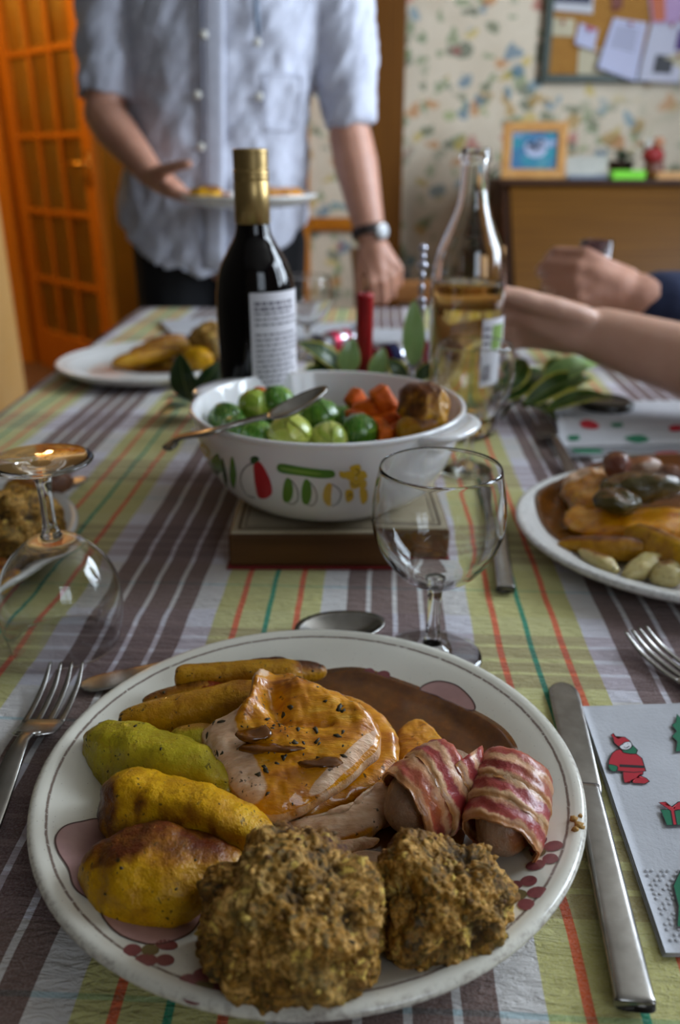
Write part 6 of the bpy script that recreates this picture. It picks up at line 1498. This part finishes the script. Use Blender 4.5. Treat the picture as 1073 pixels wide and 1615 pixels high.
def frame(label, x, y, w, h, tilt, yaw):
    t = thing('photo_frame', label, 'picture frame', (x, y, DZ)); rot = Matrix.Rotation(yaw, 3, 'Z') @ Matrix.Rotation(-tilt, 3, 'X'); o = Vector((x, y, DZ))
    wood = noisy('frame_wood', '#b07a3c', '#c4904c', 40, .4); b = .030
    B = lambda n, c, s, m, p=t: link(n, *[(lambda vf: ([tuple(rot @ Vector(v) + o) for v in vf[0]], vf[1]))(box(c, s, .002))][0], m, p, smooth=False)
    B('frame_side', (-w / 2 + b / 2, 0, h / 2), (b, .018, h), wood); B('frame_side', (w / 2 - b / 2, 0, h / 2), (b, .018, h), wood)
    B('frame_side', (0, 0, b / 2), (w - 2 * b, .018, b), wood); B('frame_side', (0, 0, h - b / 2), (w - 2 * b, .018, b), wood)
    pm = NT('blue_photograph'); d = pm.mapped((9, 9, 11)); 
    pm.fin(base=pm.mix(pm.step(pm.noise(2.2, 3, .6, d), .52, .66), pm.mix(pm.step(pm.noise(1.4, 2, .5, d), .4, .6), '#3f6f96', '#2f8a96'), '#9aa6c0'), rough=.25)
    ph = B('photograph', (0, .002, h / 2), (w - 2 * b + .004, .008, h - 2 * b + .004), pm.m)
    drk = plain('photo_dark', '#262c3c', .3); lgt = plain('photo_pale', '#aab2cc', .3)
    for cx, cz, rx, rz, m in ((.005, .085, .034, .020, lgt), (.020, .105, .018, .018, lgt), (-.018, .098, .014, .014, lgt), (.018, .112, .010, .008, drk), (-.012, .104, .012, .007, drk), (.004, .094, .008, .010, drk)):
        V, F = fan(circle(cx, cz, rx, rz, 18), lambda a, c: tuple(rot @ Vector((a, -.0028 - (.0004 if m is drk else 0), c)) + o), 2); link('photo_shape', V, F, m, ph)
    B('strut', (0, .035, h * .35), (.03, .006, h * .6), wood)
frame('wooden frame holding a blue photograph, standing on the bureau', .622, 2.945, .205, .172, .20, -.10)
def card(name, label, cat, c, s, m, rot=0, tilt=0): return solo(name, box(c, s, .0015, rot=Matrix.Rotation(rot, 3, 'Z') @ Matrix.Rotation(tilt, 3, 'X')), m, label, cat, smooth=False)
M_card = noisy('white_card', '#aaa89e', '#b8b6ac', 20, .7)
card('letter_box', 'pale cream card box on the bureau right of the photo frame', 'box', (.800, 3.03, DZ + .034), (.145, .07, .068), M_card)
card('letter', 'grey-blue envelope lying in front of the cream box', 'letter', (.80, 2.965, DZ + .006), (.13, .05, .010), plain('envelope_grey', '#6d7a8c', .7))
card('sticky_notes', 'bright lime green block lying on the front of the bureau', 'notepad', (.925, 2.945, DZ + .013), (.105, .05, .026), plain('lime_card', '#6ecb08', .5))
card('wooden_block', 'small light wooden block at the right end of the bureau', 'block', (1.080, 2.955, DZ + .011), (.130, .06, .022), MATS['frame_wood'])
def ornament():
    x, y, z = 1.035, 3.02, DZ
    t = thing('ornament', 'small red and cream ornament on the bureau at the right edge', 'ornament', (x, y, z))
    link('body', *lathe([(0, 0), (.030, 0), (.034, .02), (.030, .045), (.022, .06), (0, .062)], (x, y, z), 28), plain('ornament_clay', '#6a4438', .6), t)
    V, F = ico(3); link('coat', V * np.array([.036, .030, .026]) + np.array([x - .012, y - .012, z + .070]), F, plain('ornament_red', '#8a1a1c', .6), t)
    V, F = ico(3); link('head', V * .019 + np.array([x + .004, y, z + .108]), F, plain('ornament_buff', '#b07a5a', .6), t)
    V, F = ico(3); link('tuft', V * np.array([.020, .015, .020]) + np.array([x - .026, y + .01, z + .104]), F, M_card, t)
ornament()
def plant():
    t = thing('house_plant', 'dark leafy pot plant on the bureau between green block and ornament', 'plant', (.955, 3.12, DZ)); rng = random.Random(8)
    link('pot', *lathe([(0, 0), (.032, 0), (.042, .05), (.045, .055), (.040, .055), (.036, .045), (0, .045)], (.955, 3.12, DZ), 28), plain('pot_brown', '#3a2a1c', .6), t)
    for i in range(16):
        a = rng.uniform(0, 2 * math.pi); h = rng.uniform(.01, .05); b = np.array([.955, 3.12, DZ + .045]); e = b + [math.cos(a) * rng.uniform(.03, .07), math.sin(a) * .045, h]
        V, F, ed = leaf_mesh(b, e, .022, arch=.25); link('leaf', V, F, M_bay, t, attrs={'edge': ed})
plant()
def fern():
    x, y = .455, 3.02; t = thing('floor_plant', 'dark leafy plant on a stand beside the left end of the bureau', 'plant', (x, y, 0)); rng = random.Random(4)
    link('stand', *lathe([(0, 0), (.10, 0), (.10, .02), (.03, .05), (.025, .6), (.08, .66), (.08, .68), (0, .68)], (x, y, 0), 24), M_oakdark, t)
    link('pot', *lathe([(0, .68), (.045, .68), (.06, .80), (.063, .81), (.056, .81), (.05, .79), (0, .79)], (x, y, 0), 28), MATS['pot_brown'], t)
    for i in range(34):
        a = rng.uniform(0, 2 * math.pi); b = np.array([x, y, .79]); h = rng.uniform(-.02, .30); r = rng.uniform(.02, .075)
        m = b + [math.cos(a) * r * .6, math.sin(a) * r * .6, h * .55]; e = b + [math.cos(a) * (r + .02), math.sin(a) * (r + .02), h]
        V, F, ed = leaf_mesh(m, e, .030, arch=.2); link('leaf', V, F, M_bay, t, attrs={'edge': ed}); link('leaf_stalk', *sweep([b, m], .0015, 6), M_stem, t)
fern()

# ------------------------------------------------------------------ cork board
def cork_board():
    x0, x1, z0, z1 = .692, 1.58, 1.285, 1.90; y = 3.285; cx, cz = (x0 + x1) / 2, (z0 + z1) / 2
    t = thing('notice_board', 'green-framed cork notice board on the floral wall', 'notice board', (cx, 3.30, z0))
    ck = NT('cork'); ck.fin(base=ck.ramp(ck.noise(160, 4, .7), [(.3, '#84561e'), (.55, '#a0702e'), (.75, '#b08240')]), rough=.9)
    link('cork_panel', *box((cx, y + .004, cz), (x1 - x0 - .02, .010, z1 - z0 - .02), 0), ck.m, t, smooth=False)
    gm = plain('dark_green_paint', '#1f3022', .45); f = .026
    for c, s in (((cx, y - .002, z0 + f / 2), (x1 - x0, .024, f)), ((cx, y - .002, z1 - f / 2), (x1 - x0, .024, f)), ((x0 + f / 2, y - .002, cz), (f, .024, z1 - z0 - 2 * f)), ((x1 - f / 2, y - .002, cz), (f, .024, z1 - z0 - 2 * f))):
        link('frame_side', *box(c, s, .003), gm, t, smooth=False)
cork_board()
def note(label, corners, mat, off, pin=None, curl=.012, cat='paper', name='pinned_note', marks=()):
    P = [np.array(c) for c in corners]; n = 12; V, F = [], []; base = 3.2835 - off
    t = thing(name, label, cat, tuple(np.mean(P, axis=0) * [1, 0, 1] + [0, base, 0]))
    for side in (0, 1):
        for i in range(n + 1):
            for j in range(n + 1):
                u, v = i / n, j / n; p = (P[0] * (1 - u) + P[1] * u) * (1 - v) + (P[3] * (1 - u) + P[2] * u) * v
                V.append((p[0], base - curl * v * v - .0006 + side * .0006, p[2]))
    M = (n + 1) ** 2; g = lambda i, j: i * (n + 1) + j
    for i in range(n):
        for j in range(n): q = [g(i, j), g(i, j + 1), g(i + 1, j + 1), g(i + 1, j)]; F.append(q); F.append([x + M for x in q][::-1])
        for a, b in ((g(i, 0), g(i + 1, 0)), (g(i, n), g(i + 1, n)), (g(0, i), g(0, i + 1)), (g(n, i), g(n, i + 1))): F.append([a, b, b + M, a + M])
    link('sheet', V, F, mat, t)
    top = (P[0] + P[1]) / 2; link('pin', *lathe([(0, 0), (.003, 0), (.003, .006), (.006, .008), (.005, .011), (0, .012)], (top[0], base - .0006, top[2] - .012), 14, rot=Matrix.Rotation(R(90), 3, 'X')), pin or plain('pin_red', '#a01c1c', .3), t)
    for (u0, v0, u1, v1, m) in marks:
        q = lambda u, v: (P[0] * (1 - u) + P[1] * u) * (1 - v) + (P[3] * (1 - u) + P[2] * u) * v
        c = [q(u0, v0), q(u1, v0), q(u1, v1), q(u0, v1)]; vs = (v0, v0, v1, v1)
        link('printed_block', [(p[0], base - curl * w * w - .0013, p[2]) for p, w in zip(c, vs)], [[0, 3, 2, 1]], m, t, smooth=False)
grey = plain('print_grey', '#6a6a78', .7); navy = plain('print_navy', '#262a44', .6); orng = plain('print_orange', '#b0552a', .6); black = plain('print_blackish', '#1e1f26', .6)
M_pap, M_pap2, M_cream = plain('paper_white', '#b4b4c4', .75), plain('paper_bluish', '#b0b2cc', .75), plain('paper_cream', '#b5ab90', .75)
Y_ = 3.28
note('blue and orange photo card at the top left of notice board', [(0.6973, 3.2800, 1.5874), (0.8445, 3.2800, 1.5874), (0.8491, 3.2800, 1.4922), (0.7053, 3.2800, 1.5033)], plain('card_white', '#b8b8be', .6), .001, marks=[(.05, .05, .95, .72, navy), (.4, .45, .8, .6, orng)], curl=.004)
note('small cream note pinned under the photo card', [(0.7096, 3.2800, 1.4811), (0.7932, 3.2800, 1.4774), (0.7923, 3.2800, 1.4248), (0.7103, 3.2800, 1.4286)], M_cream, .001, curl=.004)
note('small bluish note left of the middle of the notice board', [(0.8093, 3.2800, 1.4662), (0.8736, 3.2800, 1.4474), (0.8638, 3.2800, 1.3831), (0.7969, 3.2800, 1.4021)], M_pap2, .003, curl=.010, marks=[(.3, .0, .9, .18, plain('print_pink', '#b06a8a', .7))])
note('cream sheet at the bottom of the notice board, partly covered', [(0.8154, 3.2800, 1.3907), (0.9364, 3.2800, 1.3907), (0.9166, 3.2800, 1.2863), (0.8180, 3.2800, 1.2863)], M_cream, .001, curl=.003)
note('large curling white letter in the middle of the notice board', [(0.9208, 3.2800, 1.4811), (1.0381, 3.2800, 1.4662), (1.0151, 3.2800, 1.2863), (0.8787, 3.2800, 1.3292)], M_pap2, .006, curl=.020, marks=[(.15, .15 + .07 * i, .8, .17 + .07 * i, grey) for i in range(6)])
note('white leaflet with a black picture at the right of notice board', [(1.0537, 3.2800, 1.4774), (1.1841, 3.2800, 1.4624), (1.1690, 3.2800, 1.2824), (1.0233, 3.2800, 1.2902)], M_pap, .004, curl=.014, marks=[(.30, .55, .75, .85, black), (.72, .1, 1.0, .45, plain('print_purple', '#4a2a6a', .7))])
note('orange and lilac leaflet at the top right of notice board', [(1.0145, 3.2800, 1.6055), (1.1509, 3.2800, 1.6055), (1.1515, 3.2800, 1.4662), (1.0515, 3.2800, 1.4624)], plain('paper_lilac', '#a88ab0', .75), .002, curl=.006, marks=[(.05, .0, .45, .95, orng)])
note('beige leaflet at the bottom right of notice board', [(1.0929, 3.2800, 1.3543), (1.2153, 3.2800, 1.4021), (1.2567, 3.2800, 1.2824), (1.0638, 3.2800, 1.2824)], M_cream, .010, curl=.006)
note('dark red card at the top middle of the notice board', [(0.8928, 3.2800, 1.6055), (0.9410, 3.2800, 1.6055), (0.9474, 3.2800, 1.5070), (0.9147, 3.2800, 1.4959)], plain('card_dark_red', '#6a2a14', .6), .001, curl=.003)

# ------------------------------------------------------------------ repeats of one kind share a group
GROUPS = {'plate': 'dinner plates with food', 'wine glass': 'wine glasses on the table', 'fork': 'forks on the table', 'knife': 'table knives', 'napkin': 'paper napkins on the table',
          'paper': 'papers pinned to the notice board', 'potato': 'roast potatoes', 'parsnip': 'roast parsnips', 'turkey': 'turkey pieces', 'onion': 'roast onion pieces', 'sausage': 'sausages on the plates',
          'stuffing ball': 'stuffing balls on the plates', 'gravy': 'pools of gravy on the plates', 'foliage': 'leafy sprigs along the table', 'wine bottle': 'wine bottles on the table', 'cracker': 'foil crackers on the table',
          'chair': 'wooden dining chairs', 'lamp': 'ceiling lamps in the hall', 'vegetable': 'glazed vegetables on the right plate', 'plant': 'pot plants by the bureau'}
for o in list(COL.objects):
    if o.parent is None and o.get('category') in GROUPS and 'group' not in o and o.get('kind') != 'stuff': o['group'] = GROUPS[o['category']]
